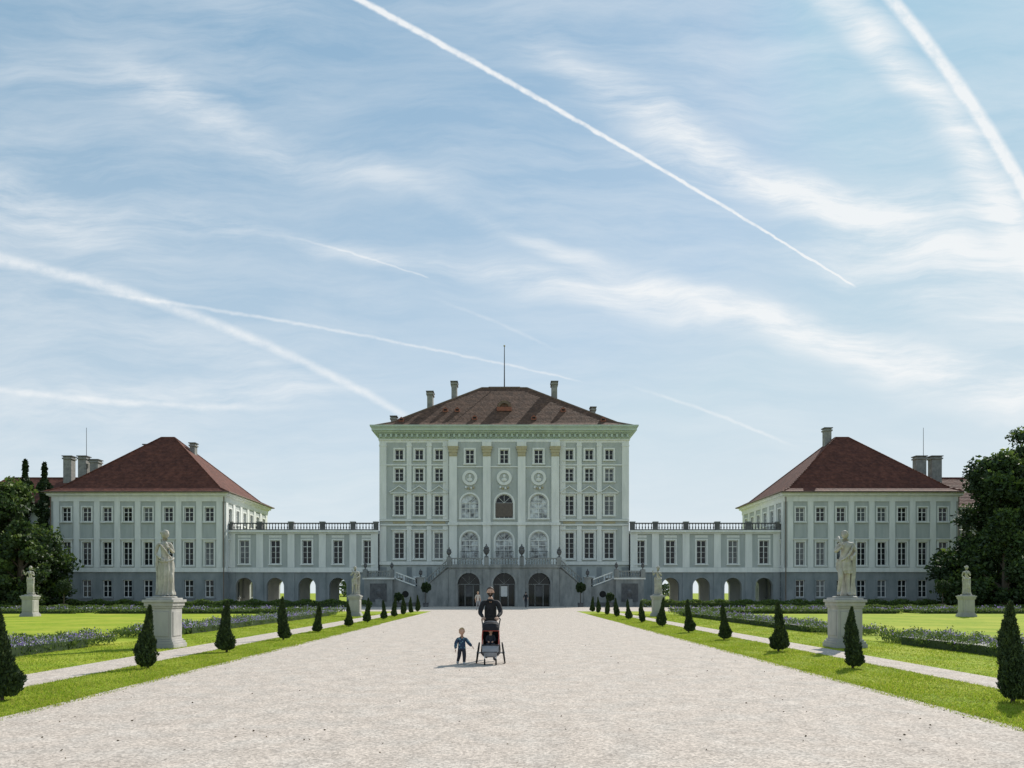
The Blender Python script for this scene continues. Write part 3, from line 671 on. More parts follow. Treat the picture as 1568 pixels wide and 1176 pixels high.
def head(mb,c,h,skinm,hairm,beard=None,hairlen=0.0,yaw=0,tilt=0,eyes=None,hb=1.0):
    T_=Matrix.Translation(c)@Matrix.Rotation(yaw,4,'Z')@Matrix.Rotation(tilt,4,'X'); old=mb.M; mb.M=T_
    n,k=24,18; v=[];f=[];fb=[]
    for j in range(k+1):
        ph=math.pi*j/k; z=-math.cos(ph); rr=max(math.sin(ph),0.002)
        for i in range(n):
            t=2*math.pi*i/n; x=math.cos(t)*rr; y=math.sin(t)*rr
            jaw=1-0.22*max(0,-z)**1.3; X_=x*0.37*jaw; Y_=y*0.44*(1-0.1*max(0,-z)); 
            if y<0:
                Y_-=0.055*math.exp(-((x/0.16)**2+((z+0.12)/0.16)**2))
                Y_+=0.025*(math.exp(-(((abs(x)-0.38)/0.16)**2+((z-0.06)/0.1)**2)))
                Y_-=0.04*math.exp(-((x/0.3)**2+((z+0.85)/0.18)**2))
                Y_-=0.012*math.exp(-((x/0.25)**2+((z+0.45)/0.07)**2))
            v.append((X_*h,Y_*h,z*0.5*h))
    for j in range(k):
        for i in range(n):
            q=(j*n+i,j*n+(i+1)%n,(j+1)*n+(i+1)%n,(j+1)*n+i)
            zc=-math.cos(math.pi*(j+0.5)/k); t=2*math.pi*(i+0.5)/n; s_=math.sin(t)
            isb=beard and zc<-0.22 and s_<0.25 and not(abs(math.cos(t)*math.sin(math.pi*(j+.5)/k))<0.22 and -0.55<zc<-0.38)
            (fb if isb else f).append(q)
    mb.add(v,f,skinm)
    if fb: mb.add(v,fb,beard)
    for s in(-1,1):
        mb.sph((s*0.375*h,0.03*h,-0.02*h),(0.03*h,0.06*h,0.10*h),skinm,8,6)
        if eyes: mb.sph((s*0.14*h,-0.375*h,0.03*h),(0.05*h,0.035*h,0.028*h),eyes,8,6); mb.sph((s*0.14*h,-0.40*h,0.10*h),(0.07*h,0.02*h,0.014*h),hairm,8,4)
    if eyes: mb.sph((0,-0.41*h,-0.235*h),(0.085*h,0.02*h,0.012*h),eyes,8,4)
    v=[];f=[];k2=12
    for j in range(k2+1):
        for i in range(n):
            t=2*math.pi*i/n; b=-math.sin(t)
            lo=0.62 if b>0.75 else (0.62-(0.75-b)*0.75)
            lo=max(lo-hairlen*(1-b)*1.2,-0.75)
            phm=math.acos(max(-0.98,min(0.98,lo))); ph=phm*j/k2
            rr=math.sin(ph); bm=1+0.035*hb*math.sin(t*9+j*1.3)+0.02*hb*math.sin(t*5+j*2.9)
            taper=1 if j<k2 else 0.93
            v.append((math.cos(t)*rr*0.41*h*bm*taper,math.sin(t)*rr*0.48*bm*taper*h,math.cos(ph)*0.55*h))
    for j in range(k2):
        for i in range(n): f.append((j*n+i,(j+1)*n+i,(j+1)*n+(i+1)%n,j*n+(i+1)%n))
    mb.add(v,f,hairm)
    mb.M=old
def body(parent,J,rad,labels,mats,name='body',sub=2):
    names=list(J); vs=[J[n] for n in names]; ed=[(names.index(a),names.index(b)) for a,b,_ in labels]
    v,f=skin(vs,ed,[rad[n] for n in names],sub)
    mb=MB(); mb.v=list(v)
    hem=J['pel'][2]-0.06*(J['upc'][2]-J['pel'][2])
    for fc in f:
        c=sum((Vector(v[i]) for i in fc),Vector())/len(fc); k=seg_near(c,ed,vs); lb=labels[k][2]
        if labels[k][0]=='pel' and lb=='leg' and c.z>hem: lb='top'
        if lb=='skin' and c.z<J['upc'][2]+0.3*(J['nek'][2]-J['upc'][2]): lb='top'
        mb.f.append(fc); mb.m.append(mb.mi(mats[lb]))
    return mb.obj(name,parent,smooth=True)
EDG=[('pel','wai','top'),('wai','che','top'),('che','upc','top'),('upc','nek','skin'),('nek','hed','skin'),
 ('upc','shL','top'),('shL','elL','top'),('elL','wrL','fore'),('upc','shR','top'),('shR','elR','top'),('elR','wrR','fore'),
 ('pel','hiL','leg'),('hiL','knL','leg'),('knL','anL','leg'),('anL','toL','shoe'),('pel','hiR','leg'),('hiR','knR','leg'),('knR','anR','leg'),('anR','toR','shoe')]
RAD=dict(pel=(0.155,0.115),wai=(0.15,0.11),che=(0.175,0.125),upc=(0.12,0.09),nek=0.058,hed=0.055,shL=0.07,shR=0.07,elL=0.052,elR=0.052,wrL=0.034,wrR=0.034,
 hiL=0.095,hiR=0.095,knL=0.064,knR=0.064,anL=0.045,anR=0.045,toL=0.04,toR=0.04)
BASEJ=dict(pel=(0,0,0.96),wai=(0,0,1.10),che=(0,0,1.28),upc=(0,0,1.42),nek=(0,-0.01,1.50),hed=(0,-0.02,1.58),
 shL=(0.175,0,1.43),shR=(-0.175,0,1.43),elL=(0.24,0.03,1.14),elR=(-0.24,0.03,1.14),wrL=(0.24,-0.05,0.9),wrR=(-0.24,-0.05,0.9),
 hiL=(0.09,0,0.88),hiR=(-0.09,0,0.88),knL=(0.10,-0.02,0.5),knR=(-0.10,-0.02,0.5),anL=(0.10,0.02,0.09),anR=(-0.10,0.02,0.09),toL=(0.11,-0.13,0.045),toR=(-0.11,-0.13,0.045))
SKIN=mat('skin',(0.55,0.35,0.26),(0.48,0.29,0.21),20,0.55); BLK=mat('black_jacket',(0.022,0.022,0.027),(0.01,0.01,0.012),8,0.8,0.5,25); TROU=mat('dark_trousers',(0.03,0.033,0.045),None,8,0.85,0.3,25)
SHOE=mat('dark_shoes',(0.05,0.05,0.055),None,9,0.5); HAIR=mat('dark_hair',(0.035,0.022,0.015),(0.02,0.012,0.01),40,0.6,0.5,60); EYE=mat('eye_dark',(0.01,0.01,0.01),None,5,0.2)
BLOND=mat('blond_hair',(0.48,0.33,0.17),(0.36,0.24,0.12),40,0.6,0.5,60); PALE=mat('pale_shirt',(0.55,0.50,0.45),None,8,0.85); SHOEW=mat('light_shoes',(0.4,0.4,0.4),None,8,0.6)
GREY=mat('grey_fabric',(0.30,0.31,0.33),(0.23,0.24,0.26),9,0.8,0.3,40); RED=mat('red_fabric',(0.42,0.07,0.045),(0.3,0.04,0.03),6,0.5); RUB=mat('rubber',(0.02,0.02,0.02),None,9,0.8); ALU=mat('aluminium',(0.5,0.5,0.5),None,5,0.35,metallic=0.9)
def plaid():
    m=mat('plaid_jacket',(0.03,0.06,0.11),(0.02,0.035,0.07),12,0.85)
    ns=m.node_tree.nodes;ln=m.node_tree.links;b=ns['Principled BSDF'];tc=ns.new('ShaderNodeTexCoord');src=b.inputs['Base Color'].links[0].from_socket
    v=ns.new('ShaderNodeTexVoronoi');v.inputs['Scale'].default_value=20;ln.new(tc.outputs['Object'],v.inputs['Vector'])
    r=ns.new('ShaderNodeMapRange');r.inputs[1].default_value=0.34;r.inputs[2].default_value=0.24;ln.new(v.outputs['Distance'],r.inputs[0])
    mx=ns.new('ShaderNodeMix');mx.data_type='RGBA';ln.new(r.outputs[0],mx.inputs[0]);ln.new(src,mx.inputs[6]);mx.inputs[7].default_value=(0.16,0.32,0.36,1);ln.new(mx.outputs[2],b.inputs['Base Color']);return m
PLAID=plaid()
man=empty('man',(-0.38,18.75,0))
J=dict(BASEJ); J.update(che=(0,-0.03,1.28),upc=(0,-0.05,1.42),nek=(0,-0.07,1.50),hed=(0,-0.10,1.57),shL=(0.185,-0.05,1.42),shR=(-0.185,-0.05,1.42),
 elL=(0.255,-0.15,1.17),elR=(-0.255,-0.15,1.17),wrL=(0.17,-0.38,1.07),wrR=(-0.17,-0.38,1.07),
 knL=(0.10,-0.16,0.52),anL=(0.10,-0.17,0.09),toL=(0.11,-0.32,0.05),knR=(-0.10,0.02,0.50),anR=(-0.10,0.24,0.16),toR=(-0.11,0.16,0.045))
r=dict(RAD); r.update(shL=0.080,shR=0.080,elL=0.060,elR=0.060,che=(0.2,0.14),wai=(0.195,0.14),pel=(0.18,0.13))
body(man,J,r,EDG,dict(top=BLK,fore=BLK,skin=SKIN,leg=TROU,shoe=SHOE))
mb=MB(); head(mb,(0,-0.12,1.675),0.235,SKIN,HAIR,beard=HAIR,eyes=EYE); mb.lathe((0,-0.075,1.44),[(0.10,0),(0.085,0.05),(0.075,0.06)],BLK,14); 
hand(mb,(0.17,-0.38,1.07),(0,-1,-0.2),(0,0.2,1),(-1,0,0),SKIN,1.0,1.1); hand(mb,(-0.17,-0.38,1.07),(0,-1,-0.2),(0,0.2,1),(1,0,0),SKIN,1.0,1.1)
mb.obj('head_and_hands',man,smooth=True)
kid=empty('toddler',(-1.02,17.7,0),rz=0.15)
J=dict(pel=(0,0,0.37),wai=(0,0,0.44),che=(0,0,0.54),upc=(0,0,0.60),nek=(0,-0.005,0.64),hed=(0,-0.01,0.69),
 shL=(0.09,0,0.595),shR=(-0.09,0,0.595),elL=(0.155,-0.03,0.50),elR=(-0.14,0.01,0.48),wrL=(0.22,-0.10,0.43),wrR=(-0.15,-0.05,0.37),
 hiL=(0.048,0,0.34),hiR=(-0.048,0,0.34),knL=(0.055,-0.05,0.20),knR=(-0.06,0.01,0.20),anL=(0.05,-0.04,0.05),anR=(-0.085,0.10,0.07),toL=(0.055,-0.11,0.025),toR=(-0.095,0.04,0.025))
r=dict(pel=(0.10,0.085),wai=(0.112,0.09),che=(0.11,0.088),upc=(0.07,0.06),nek=0.035,hed=0.03,shL=0.05,shR=0.05,elL=0.043,elR=0.043,wrL=0.032,wrR=0.032,hiL=0.06,hiR=0.06,knL=0.045,knR=0.045,anL=0.034,anR=0.034,toL=0.03,toR=0.03)
body(kid,J,r,EDG,dict(top=PLAID,fore=PLAID,skin=SKIN,leg=TROU,shoe=SHOEW))
mb=MB(); head(mb,(0,-0.02,0.765),0.172,SKIN,BLOND,eyes=EYE,hairlen=0.15); hand(mb,(0.22,-0.10,0.43),(0.5,-0.6,-0.5),(0.2,0,1),(0,-1,0),SKIN,0.6,0.5); hand(mb,(-0.15,-0.05,0.37),(-0.1,-0.1,-1),(-1,0,0),(0,-1,0),SKIN,0.6,0.5)
mb.obj('head_and_hands',kid,smooth=True)
def visitor(x,y,top,leg,hair,rz=0):
    e=empty('visitor',(x,y,0),rz); J=dict(BASEJ); J.update(knL=(0.1,-0.1,0.5),anL=(0.1,-0.1,0.09),toL=(0.1,-0.24,0.045),anR=(-0.1,0.15,0.11),toR=(-0.1,0.02,0.045))
    body(e,J,RAD,EDG,dict(top=top,fore=SKIN,skin=SKIN,leg=leg,shoe=SHOE),sub=1)
    mb=MB(); head(mb,(0,-0.02,1.67),0.225,SKIN,hair,eyes=EYE); hand(mb,J['wrL'],(0,-.1,-1),(1,0,0),(0,-1,0),SKIN); hand(mb,J['wrR'],(0,-.1,-1),(-1,0,0),(0,-1,0),SKIN); mb.obj('head_and_hands',e,smooth=True)
visitor(-2.65,72,PALE,GREY,BLOND,0.4); visitor(2.2,86,BLK,TROU,HAIR,2.8)

pc=empty('pushchair',(-0.36,17.95,0))
mb=MB()
def tube(a,b,r,m,n=8): mb.cyl(a,b,r,r,m,n)
def path(pts,r,m):
    for a,b in zip(pts,pts[1:]): tube(a,b,r,m)
    for p in pts[1:-1]: mb.sph(p,r,m,8,5)
for s in(-1,1):
    cy=0.06; rw=0.25
    def wp(a,k): return (s*(0.30-0.035*math.sin(a)*k),cy+rw*math.cos(a)*k,rw+rw*math.sin(a)*k)
    for i in range(28):
        a=6.2832*i/28;b=6.2832*(i+1)/28
        tube(wp(a,0.93),wp(b,0.93),0.018,RUB,8); tube(wp(a,0.85),wp(b,0.85),0.008,ALU,5)
        if i%2==0: tube(wp(0,0),wp(a,0.85),0.0025,ALU,4)
    mb.cyl((s*0.27,cy,rw),(s*0.33,cy,rw),0.028,0.028,ALU,10)
    tube((s*0.27,cy,rw),(0,cy,rw+0.03),0.016,ALU)
    xc_=s*0.13
    for i in range(14):
        a=6.2832*i/14;b=6.2832*(i+1)/14
        tube((xc_,-0.42+0.06*math.cos(a),0.078+0.06*math.sin(a)),(xc_,-0.42+0.06*math.cos(b),0.078+0.06*math.sin(b)),0.018,RUB,6)
    mb.cyl((xc_-0.015,-0.42,0.078),(xc_+0.015,-0.42,0.078),0.04,0.04,ALU,10); tube((xc_,-0.42,0.09),(xc_,-0.37,0.24),0.011,ALU)
    path([(s*0.17,-0.40,0.24),(s*0.215,-0.15,0.25),(s*0.22,0.12,0.30),(s*0.195,0.2,0.60),(s*0.185,0.22,0.86)],0.013,BLK)
    path([(s*0.19,-0.27,0.46),(s*0.195,-0.10,0.66),(s*0.185,0.06,0.80)],0.014,RED)
    path([(s*0.17,-0.40,0.24),(s*0.19,-0.27,0.46)],0.014,BLK)
    path([(s*0.185,0.2,0.78),(s*0.20,0.27,0.92),(s*0.22,0.36,1.03),(s*0.19,0.40,1.05),(0,0.41,1.055)],0.014,RUB)
    mb.add([(s*0.195,-0.30,0.28),(s*0.215,0.12,0.30),(s*0.19,0.2,0.62),(s*0.18,0.16,0.80),(s*0.188,0.0,0.72),(s*0.192,-0.24,0.44)],[(0,1,2,3,4,5)],BLK)
n=10; v=[];f=[]
pr=[(-0.12,0.20),(-0.30,0.17),(-0.40,0.20),(-0.425,0.28),(-0.39,0.38),(-0.33,0.45)]
for j,(y,z) in enumerate(pr):
    for i in range(n+1):
        u=2*i/n-1; w=0.175+0.02*(j/5); v.append((u*w,y+0.05*abs(u)**4,z+0.03*abs(u)**4))
for j in range(len(pr)-1):
    for i in range(n): f.append((j*(n+1)+i,j*(n+1)+i+1,(j+1)*(n+1)+i+1,(j+1)*(n+1)+i))
mb.add(v,f,GREY)
tube((-0.19,-0.33,0.455),(0.19,-0.33,0.455),0.014,BLK); tube((-0.16,-0.415,0.30),(0.16,-0.415,0.30),0.008,RUB)
mb.box(-0.18,0.18,-0.1,0.12,0.36,0.41,BLK); mb.prism([(-0.19,0.2),(0.19,0.2),(0.2,0.3),(-0.2,0.3)],-0.12,0.14,BLK)
mb.add([(-0.185,0.10,0.40),(0.185,0.10,0.40),(0.18,0.2,0.86),(-0.18,0.2,0.86)],[(0,1,2,3)],BLK)
n=14; v=[];f=[]
for j in range(7):
    ang=math.radians(-5+j*25)
    for i in range(n+1):
        th=math.pi*i/n; x=-0.2*math.cos(th); hh=math.sin(th)**0.5
        R_=0.08+0.13*hh
        v.append((x,0.12-R_*math.cos(ang)*1.2,0.77+R_*math.sin(ang)+0.02*hh))
for j in range(6):
    for i in range(n): f.append((j*(n+1)+i,j*(n+1)+i+1,(j+1)*(n+1)+i+1,(j+1)*(n+1)+i))
mb.add(v,f,BLK)
path([v[3*(n+1)+i] for i in range(n+1)],0.007,GREY); path([v[i] for i in range(n+1)],0.008,RED)
mb.sph((0,0.30,0.55),(0.14,0.07,0.14),GREY,12,8)
mb.obj('frame_wheels_and_seat',pc)
r=dict(pel=(0.085,0.07),wai=(0.092,0.075),che=(0.092,0.075),upc=(0.062,0.05),nek=0.032,hed=0.03,shL=0.042,shR=0.042,elL=0.036,elR=0.036,wrL=0.026,wrR=0.026,hiL=0.058,hiR=0.058,knL=0.042,knR=0.042,anL=0.032,anR=0.032,toL=0.028,toR=0.028)
J=dict(pel=(0,-0.02,0.45),wai=(0,0.02,0.53),che=(0,0.04,0.60),upc=(0,0.05,0.65),nek=(0,0.04,0.69),hed=(0,0.03,0.73),shL=(0.075,0.04,0.645),shR=(-0.075,0.04,0.645),elL=(0.11,-0.02,0.54),elR=(-0.11,-0.02,0.54),wrL=(0.06,-0.11,0.53),wrR=(-0.06,-0.11,0.53),
 hiL=(0.05,-0.04,0.44),hiR=(-0.05,-0.04,0.44),knL=(0.07,-0.17,0.47),knR=(-0.07,-0.17,0.47),anL=(0.07,-0.24,0.34),anR=(-0.07,-0.24,0.34),toL=(0.07,-0.31,0.345),toR=(-0.07,-0.31,0.345))
body(pc,J,r,EDG,dict(top=TROU,fore=TROU,skin=SKIN,leg=TROU,shoe=SHOEW),'seated_child')
mb=MB(); head(mb,(0,0.02,0.775),0.15,SKIN,HAIR,eyes=EYE); hand(mb,(0.06,-0.11,0.53),(-0.3,-1,-0.1),(0,0,1),(-1,0,0),SKIN,0.5,0.8); hand(mb,(-0.06,-0.11,0.53),(0.3,-1,-0.1),(0,0,1),(1,0,0),SKIN,0.5,0.8); mb.obj('seated_child_head',pc,smooth=True)

# ------------------------------------------------------------------ statues
def robe(mb,rings,m,folds=11,n=96,amp=0.10,seed=0,sway=0.0):
    v=[];f=[]; K=len(rings); g=random.Random(seed); ph=g.random()*6
    ex=[]
    for k in range(K-1):
        for s in range(6):
            t=s/6; ex.append(tuple(rings[k][i]*(1-t)+rings[k+1][i]*t for i in range(5)))
    ex.append(rings[-1]); K=len(ex)
    for k,(cx,cy,z,rx,ry) in enumerate(ex):
        tt=k/(K-1)
        for i in range(n):
            a=2*math.pi*i/n
            s1=math.sin(folds*a+ph+2.2*tt*math.cos(a+1)+sway*tt*6); s1=math.copysign(abs(s1)**0.6,s1)
            w=1+amp*(0.5+0.8*tt)*s1+amp*0.35*math.sin(folds*2.3*a+tt*4+ph)+amp*0.3*math.sin(tt*22+a*2+ph)
            v.append((cx+rx*w*math.cos(a),cy+ry*w*math.sin(a),z))
    for k in range(K-1):
        for i in range(n): f.append((k*n+i,k*n+(i+1)%n,(k+1)*n+(i+1)%n,(k+1)*n+i))
    f.append(tuple(range(n))); f.append(tuple(range((K-1)*n,K*n)))
    mb.add(v,f,m)
def pedestal(e,top=1.5,w=0.41):
    mb=MB()
    for x,z0,z1 in((w+0.07,0,0.13),(w+0.04,0.13,0.2),(w-0.005,0.2,0.26),(w-0.04,0.26,top-0.3),(w-0.01,top-0.3,top-0.24),(w+0.02,top-0.24,top-0.13),(w+0.06,top-0.13,top-0.05),(w-0.02,top-0.05,top)):
        mb.box(-x,x,-x,x,z0,z1,PEDST)
    x=w-0.04
    for s in((0,-1),(0,1),(1,0),(-1,0)):
        if s[0]==0:
            y0=s[1]*x; a,b=sorted((y0,y0+s[1]*0.02)); mb.box(-x+0.08,x-0.08,a,b,0.36,top-0.4,PEDST)
        else:
            x0=s[0]*x; a,b=sorted((x0,x0+s[0]*0.02)); mb.box(a,b,-x+0.08,x-0.08,0.36,top-0.4,PEDST)
    o=mb.obj('pedestal',e); bv=o.modifiers.new('b','BEVEL'); bv.width=0.012; bv.segments=2; bv.limit_method='ANGLE'
def sash(mb,P_,rad,n=40):
    pts=[P_(i/n) for i in range(n+1)]
    for i in range(n):
        mb.cyl(pts[i],pts[i+1],rad*(1+0.12*math.sin(i*1.1)),rad*(1+0.12*math.sin((i+1)*1.1)),MARBLE,8,False)
def statue(x,y,kind,rz=0,top=1.5):
    e=empty('statue',(x,y,0),0); pedestal(e,top)
    st=empty('figure',(0,0,top+0.04),rz,1.12); st.parent=e
    J={k:tuple(v) for k,v in BASEJ.items()}; rr=dict(RAD)
    mats=dict(top=MARBLE,fore=MARBLE,skin=MARBLE,leg=MARBLE,shoe=MARBLE); mb=MB()
    if kind in(0,2):
        J.update(pel=(0.04,0,0.97),wai=(0.02,0,1.1),che=(-0.02,-0.01,1.28),upc=(-0.01,0,1.42),nek=(0.0,-0.01,1.5),hed=(0.02,-0.02,1.58),shL=(0.15,0,1.42),shR=(-0.16,0,1.40),
          elL=(0.22,-0.02,1.18),wrL=(0.10,-0.18,1.30),elR=(-0.22,0.03,1.15),wrR=(-0.10,-0.16,1.02),hiL=(0.12,0,0.88),knL=(0.15,-0.14,0.52),anL=(0.16,-0.02,0.09),toL=(0.19,-0.16,0.045))
        if kind==2: J.update(elR=(-0.27,0.0,1.22),wrR=(-0.33,-0.1,1.42))
        robe(mb,[(0.04,0,1.04,0.135,0.115),(0.05,0,0.93,0.175,0.14),(0.06,-0.03,0.7,0.165,0.15),(0.06,-0.03,0.4,0.155,0.15),(0.05,0,0.15,0.18,0.165),(0.04,0,0.04,0.21,0.19)],MARBLE,9,seed=1,amp=0.11)
        robe(mb,[(-0.17,0.05,1.12,0.03,0.04),(-0.17,0.07,0.9,0.05,0.06),(-0.13,0.08,0.5,0.06,0.07),(-0.12,0.08,0.05,0.08,0.09)],MARBLE,4,36,0.2,seed=2)
        sash(mb,lambda t:(0.045+0.165*math.cos(6.283*t),0.135*math.sin(6.283*t),1.0+0.06*math.sin(6.283*t+0.5)),0.035)
        sash(mb,lambda t:(-0.13+0.28*t,-0.11-0.03*math.sin(3.14*t),1.42-0.38*t),0.022)
        mb.cyl((0.10,-0.18,1.32),(0.0,-0.15,1.45),0.02,0.035,MARBLE,8)
        yaw=0.9 if kind==0 else -0.3; hl=0.35; rr.update(che=(0.14,0.11),wai=(0.115,0.095),upc=(0.1,0.08),shL=0.055,shR=0.055,elL=0.042,elR=0.042,pel=(0.15,0.12),nek=0.048)
        mb.sph((-0.05,0.08,1.72),(0.06,0.06,0.05),MARBLE)
    else:
        J.update(pel=(-0.04,0,0.97),wai=(-0.03,0,1.1),che=(0.02,-0.01,1.28),upc=(0.02,0,1.42),nek=(0.01,-0.01,1.5),hed=(-0.01,-0.02,1.58),
          shL=(0.19,0,1.44),shR=(-0.16,0,1.40),elL=(0.29,0.0,1.19),wrL=(0.16,-0.17,1.08),elR=(-0.27,-0.06,1.20),wrR=(-0.13,-0.2,1.36),hiR=(-0.12,0,0.87),knR=(-0.15,-0.14,0.52),anR=(-0.15,0.04,0.10),toR=(-0.2,-0.11,0.045),knL=(0.07,0.0,0.5))
        robe(mb,[(-0.03,0,1.02,0.165,0.13),(-0.03,0,0.9,0.185,0.15),(-0.02,-0.01,0.72,0.18,0.15),(0.02,0.0,0.62,0.16,0.14)],MARBLE,8,seed=3,amp=0.1,sway=0.3)
        robe(mb,[(0.2,0.04,1.45,0.06,0.07),(0.24,0.09,1.2,0.07,0.08),(0.22,0.1,0.9,0.085,0.08),(0.2,0.1,0.4,0.08,0.08),(0.18,0.1,0.03,0.11,0.1)],MARBLE,4,40,0.22,seed=4)
        sash(mb,lambda t:(-0.17+0.37*t,-0.15*math.sin(math.pi*t)**0.5-0.02 if t<1 else -0.02,0.98+0.42*t**2),0.032)
        mb.cyl((-0.12,-0.22,1.30),(-0.20,-0.06,1.62),0.018,0.04,MARBLE,10)
        mb.lathe((0.06,0.14,0),[(0.15,0),(0.12,0.1),(0.10,0.5),(0.085,0.8),(0.02,0.86)],MARBLE,9)
        yaw=-0.5; hl=0.12
    body(st,J,rr,EDG,mats,'marble_body')
    head(mb,(J['hed'][0],-0.03,1.675),0.225,MARBLE,MARBLE,yaw=yaw,hairlen=hl,beard=MARBLE if kind==1 else None,eyes=MARBLE,hb=2.2)
    hand(mb,J['wrL'],Vector(J['wrL'])-Vector(J['elL']),(0,-0.3,1),(-0.5,0,0.5),MARBLE,1.0,0.8); hand(mb,J['wrR'],Vector(J['wrR'])-Vector(J['elR']),(0,-0.3,1),(0.5,0,0.5),MARBLE,1.0,0.8)
    mb.obj('marble_head_and_drapery',st,smooth=True)
    b=MB(); b.lathe((0,0,-0.035),[(0.32,0),(0.32,0.03),(0.29,0.045)],MARBLE,20); b.obj('plinth',st)
statue(-10.3,23.2,0,0.5); statue(10.3,23.4,1,-0.1)
statue(-10.7,54.5,1,0.2); statue(10.75,54.5,2,0.0); statue(-33.4,54,2,0.3); statue(32,53.5,0,-0.4)
# ------------------------------------------------------------------ sun + sky
AZ=math.radians(33); EL=math.radians(40)
sd=Vector((math.sin(AZ)*math.cos(EL),math.cos(AZ)*math.cos(EL),math.sin(EL)))
sun=bpy.data.lights.new('sun','SUN'); sun.energy=5.0; sun.angle=math.radians(0.53); sun.color=(1.0,0.95,0.87)
so=bpy.data.objects.new('sun',sun); COL.objects.link(so); so.rotation_euler=(-sd).to_track_quat('-Z','Y').to_euler()
w=bpy.data.worlds.new('World'); scene.world=w; w.use_nodes=True
nt=w.node_tree; ns=nt.nodes; ln=nt.links; ns.clear()
def setin(sock,v):
    if isinstance(v,bpy.types.NodeSocket): ln.new(v,sock)
    else: sock.default_value=v
def mth(op,a,b=None,c=None,clamp=False):
    n=ns.new('ShaderNodeMath'); n.operation=op; n.use_clamp=clamp; setin(n.inputs[0],a)
    if b is not None: setin(n.inputs[1],b)
    if c is not None: setin(n.inputs[2],c)
    return n.outputs[0]
def vm(op,a,b=None,scale=None):
    n=ns.new('ShaderNodeVectorMath'); n.operation=op; setin(n.inputs[0],a)
    if b is not None: setin(n.inputs[1],b)
    if scale is not None: setin(n.inputs['Scale'],scale)
    return n.outputs['Value'] if op=='DOT_PRODUCT' else n.outputs[0]
def mr(v,a,b,c,d,smooth=False):
    n=ns.new('ShaderNodeMapRange'); n.interpolation_type='SMOOTHSTEP' if smooth else 'LINEAR'
    setin(n.inputs[0],v)
    for i,q in enumerate((a,b,c,d)): setin(n.inputs[1+i],q)
    return n.outputs[0]
def noise(vec,scale,detail=6,rough=0.6,dist=0.0):
    n=ns.new('ShaderNodeTexNoise'); n.inputs['Scale'].default_value=scale; n.inputs['Detail'].default_value=detail; n.inputs['Roughness'].default_value=rough; n.inputs['Distortion'].default_value=dist
    ln.new(vec,n.inputs['Vector']); return n
def mix(f,a,b):
    n=ns.new('ShaderNodeMix'); n.data_type='RGBA'; setin(n.inputs[0],f); setin(n.inputs[6],a); setin(n.inputs[7],b); return n.outputs[2]
tc=ns.new('ShaderNodeTexCoord'); D=tc.outputs['Generated']
sp=ns.new('ShaderNodeSeparateXYZ'); ln.new(D,sp.inputs[0]); dx,dy,dz=sp.outputs
yy=mth('MAXIMUM',dy,0.08); front=mr(dy,0.1,0.3,0,1)
ca=mth('DIVIDE',dx,yy); cb=mth('DIVIDE',dz,yy)
cm=ns.new('ShaderNodeCombineXYZ'); ln.new(ca,cm.inputs[0]); ln.new(cb,cm.inputs[1]); Pn=cm.outputs[0]
n2=noise(Pn,4.0,3,0.55); Pb=vm('ADD',Pn,vm('SCALE',vm('SUBTRACT',n2.outputs['Color'],(0.5,0.5,0.5)),scale=0.085))
puf=noise(Pn,55,3,0.6); Pf=vm('ADD',Pn,vm('SCALE',vm('SUBTRACT',puf.outputs['Color'],(0.5,0.5,0.5)),scale=0.005)); puf=puf.outputs['Fac']
mp=ns.new('ShaderNodeMapping'); mp.inputs['Rotation'].default_value=(0,0,math.radians(24)); mp.inputs['Scale'].default_value=(1.3,7.5,1); ln.new(Pb,mp.inputs[0])
fib=noise(mp.outputs[0],2.4,7,0.68,0.2).outputs['Fac']
def g2(px,py): return ((px-775)/1178,(908-py)/1178)
total=None
def band(A,B,curve,w0,w1,inten,crisp=True,fade0=0.05,fade1=0.05,soft=0.0):
    """a contrail or cirrus streak between two sky directions"""
    global total
    a=Vector(g2(*A));b=Vector(g2(*B));d=b-a;L=d.length;d/=L;nn=Vector((-d.y,d.x))
    q=vm('SUBTRACT',Pf if crisp else Pb,(a.x,a.y,0))
    t=mth('MULTIPLY',vm('DOT_PRODUCT',q,(d.x,d.y,0)),1/L); s=vm('DOT_PRODUCT',q,(nn.x,nn.y,0))
    cv=mth('MULTIPLY',mth('MULTIPLY',t,mth('SUBTRACT',1.0,t)),4*curve/1178)
    s=mth('ABSOLUTE',mth('SUBTRACT',s,cv))
    wd=mr(t,0,1,w0/1178,w1/1178)
    m=mr(mth('DIVIDE',s,wd),soft,1,1,0,True)
    m=mth('MULTIPLY',m,mr(t,-fade0,fade0,0,1,True)); m=mth('MULTIPLY',m,mr(t,1-fade1,1+0.0,1,0,True))
    if crisp: m=mth('MULTIPLY',m,mr(puf,0.3,0.62,0.55,1.0))
    else: m=mth('MULTIPLY',m,mr(fib,0.34,0.66,0.18,1.0))
    m=mth('MULTIPLY',m,inten)
    total=m if total is None else mth('ADD',total,m)
band((500,-28),(1314,442),8,8,2,1.0,fade1=0.02,soft=0.2)
band((1340,-30),(1600,345),14,16,14,1.0,soft=0.2)
band((-60,385),(640,648),34,17,9,0.6)
band((180,452),(900,586),8,5,2.5,0.5,fade0=0.2)
band((-60,588),(560,620),-16,8,8,0.4,fade1=0.5)
band((1000,602),(1230,690),4,4,4,0.45,fade0=0.3,fade1=0.3)
band((480,372),(660,427),2,3,2,0.4,fade0=0.4)
band((700,470),(860,540),3,4,4,0.2,fade0=0.3,fade1=0.3)
band((150,60),(760,300),-50,60,35,0.40,False,0.3,0.3)
band((200,330),(700,440),20,36,15,0.4,False,0.3,0.3)
band((-80,300),(260,400),20,90,40,0.5,False,0.2,0.4)
band((880,100),(1640,440),-35,60,60,0.95,False,0.2,0.1)
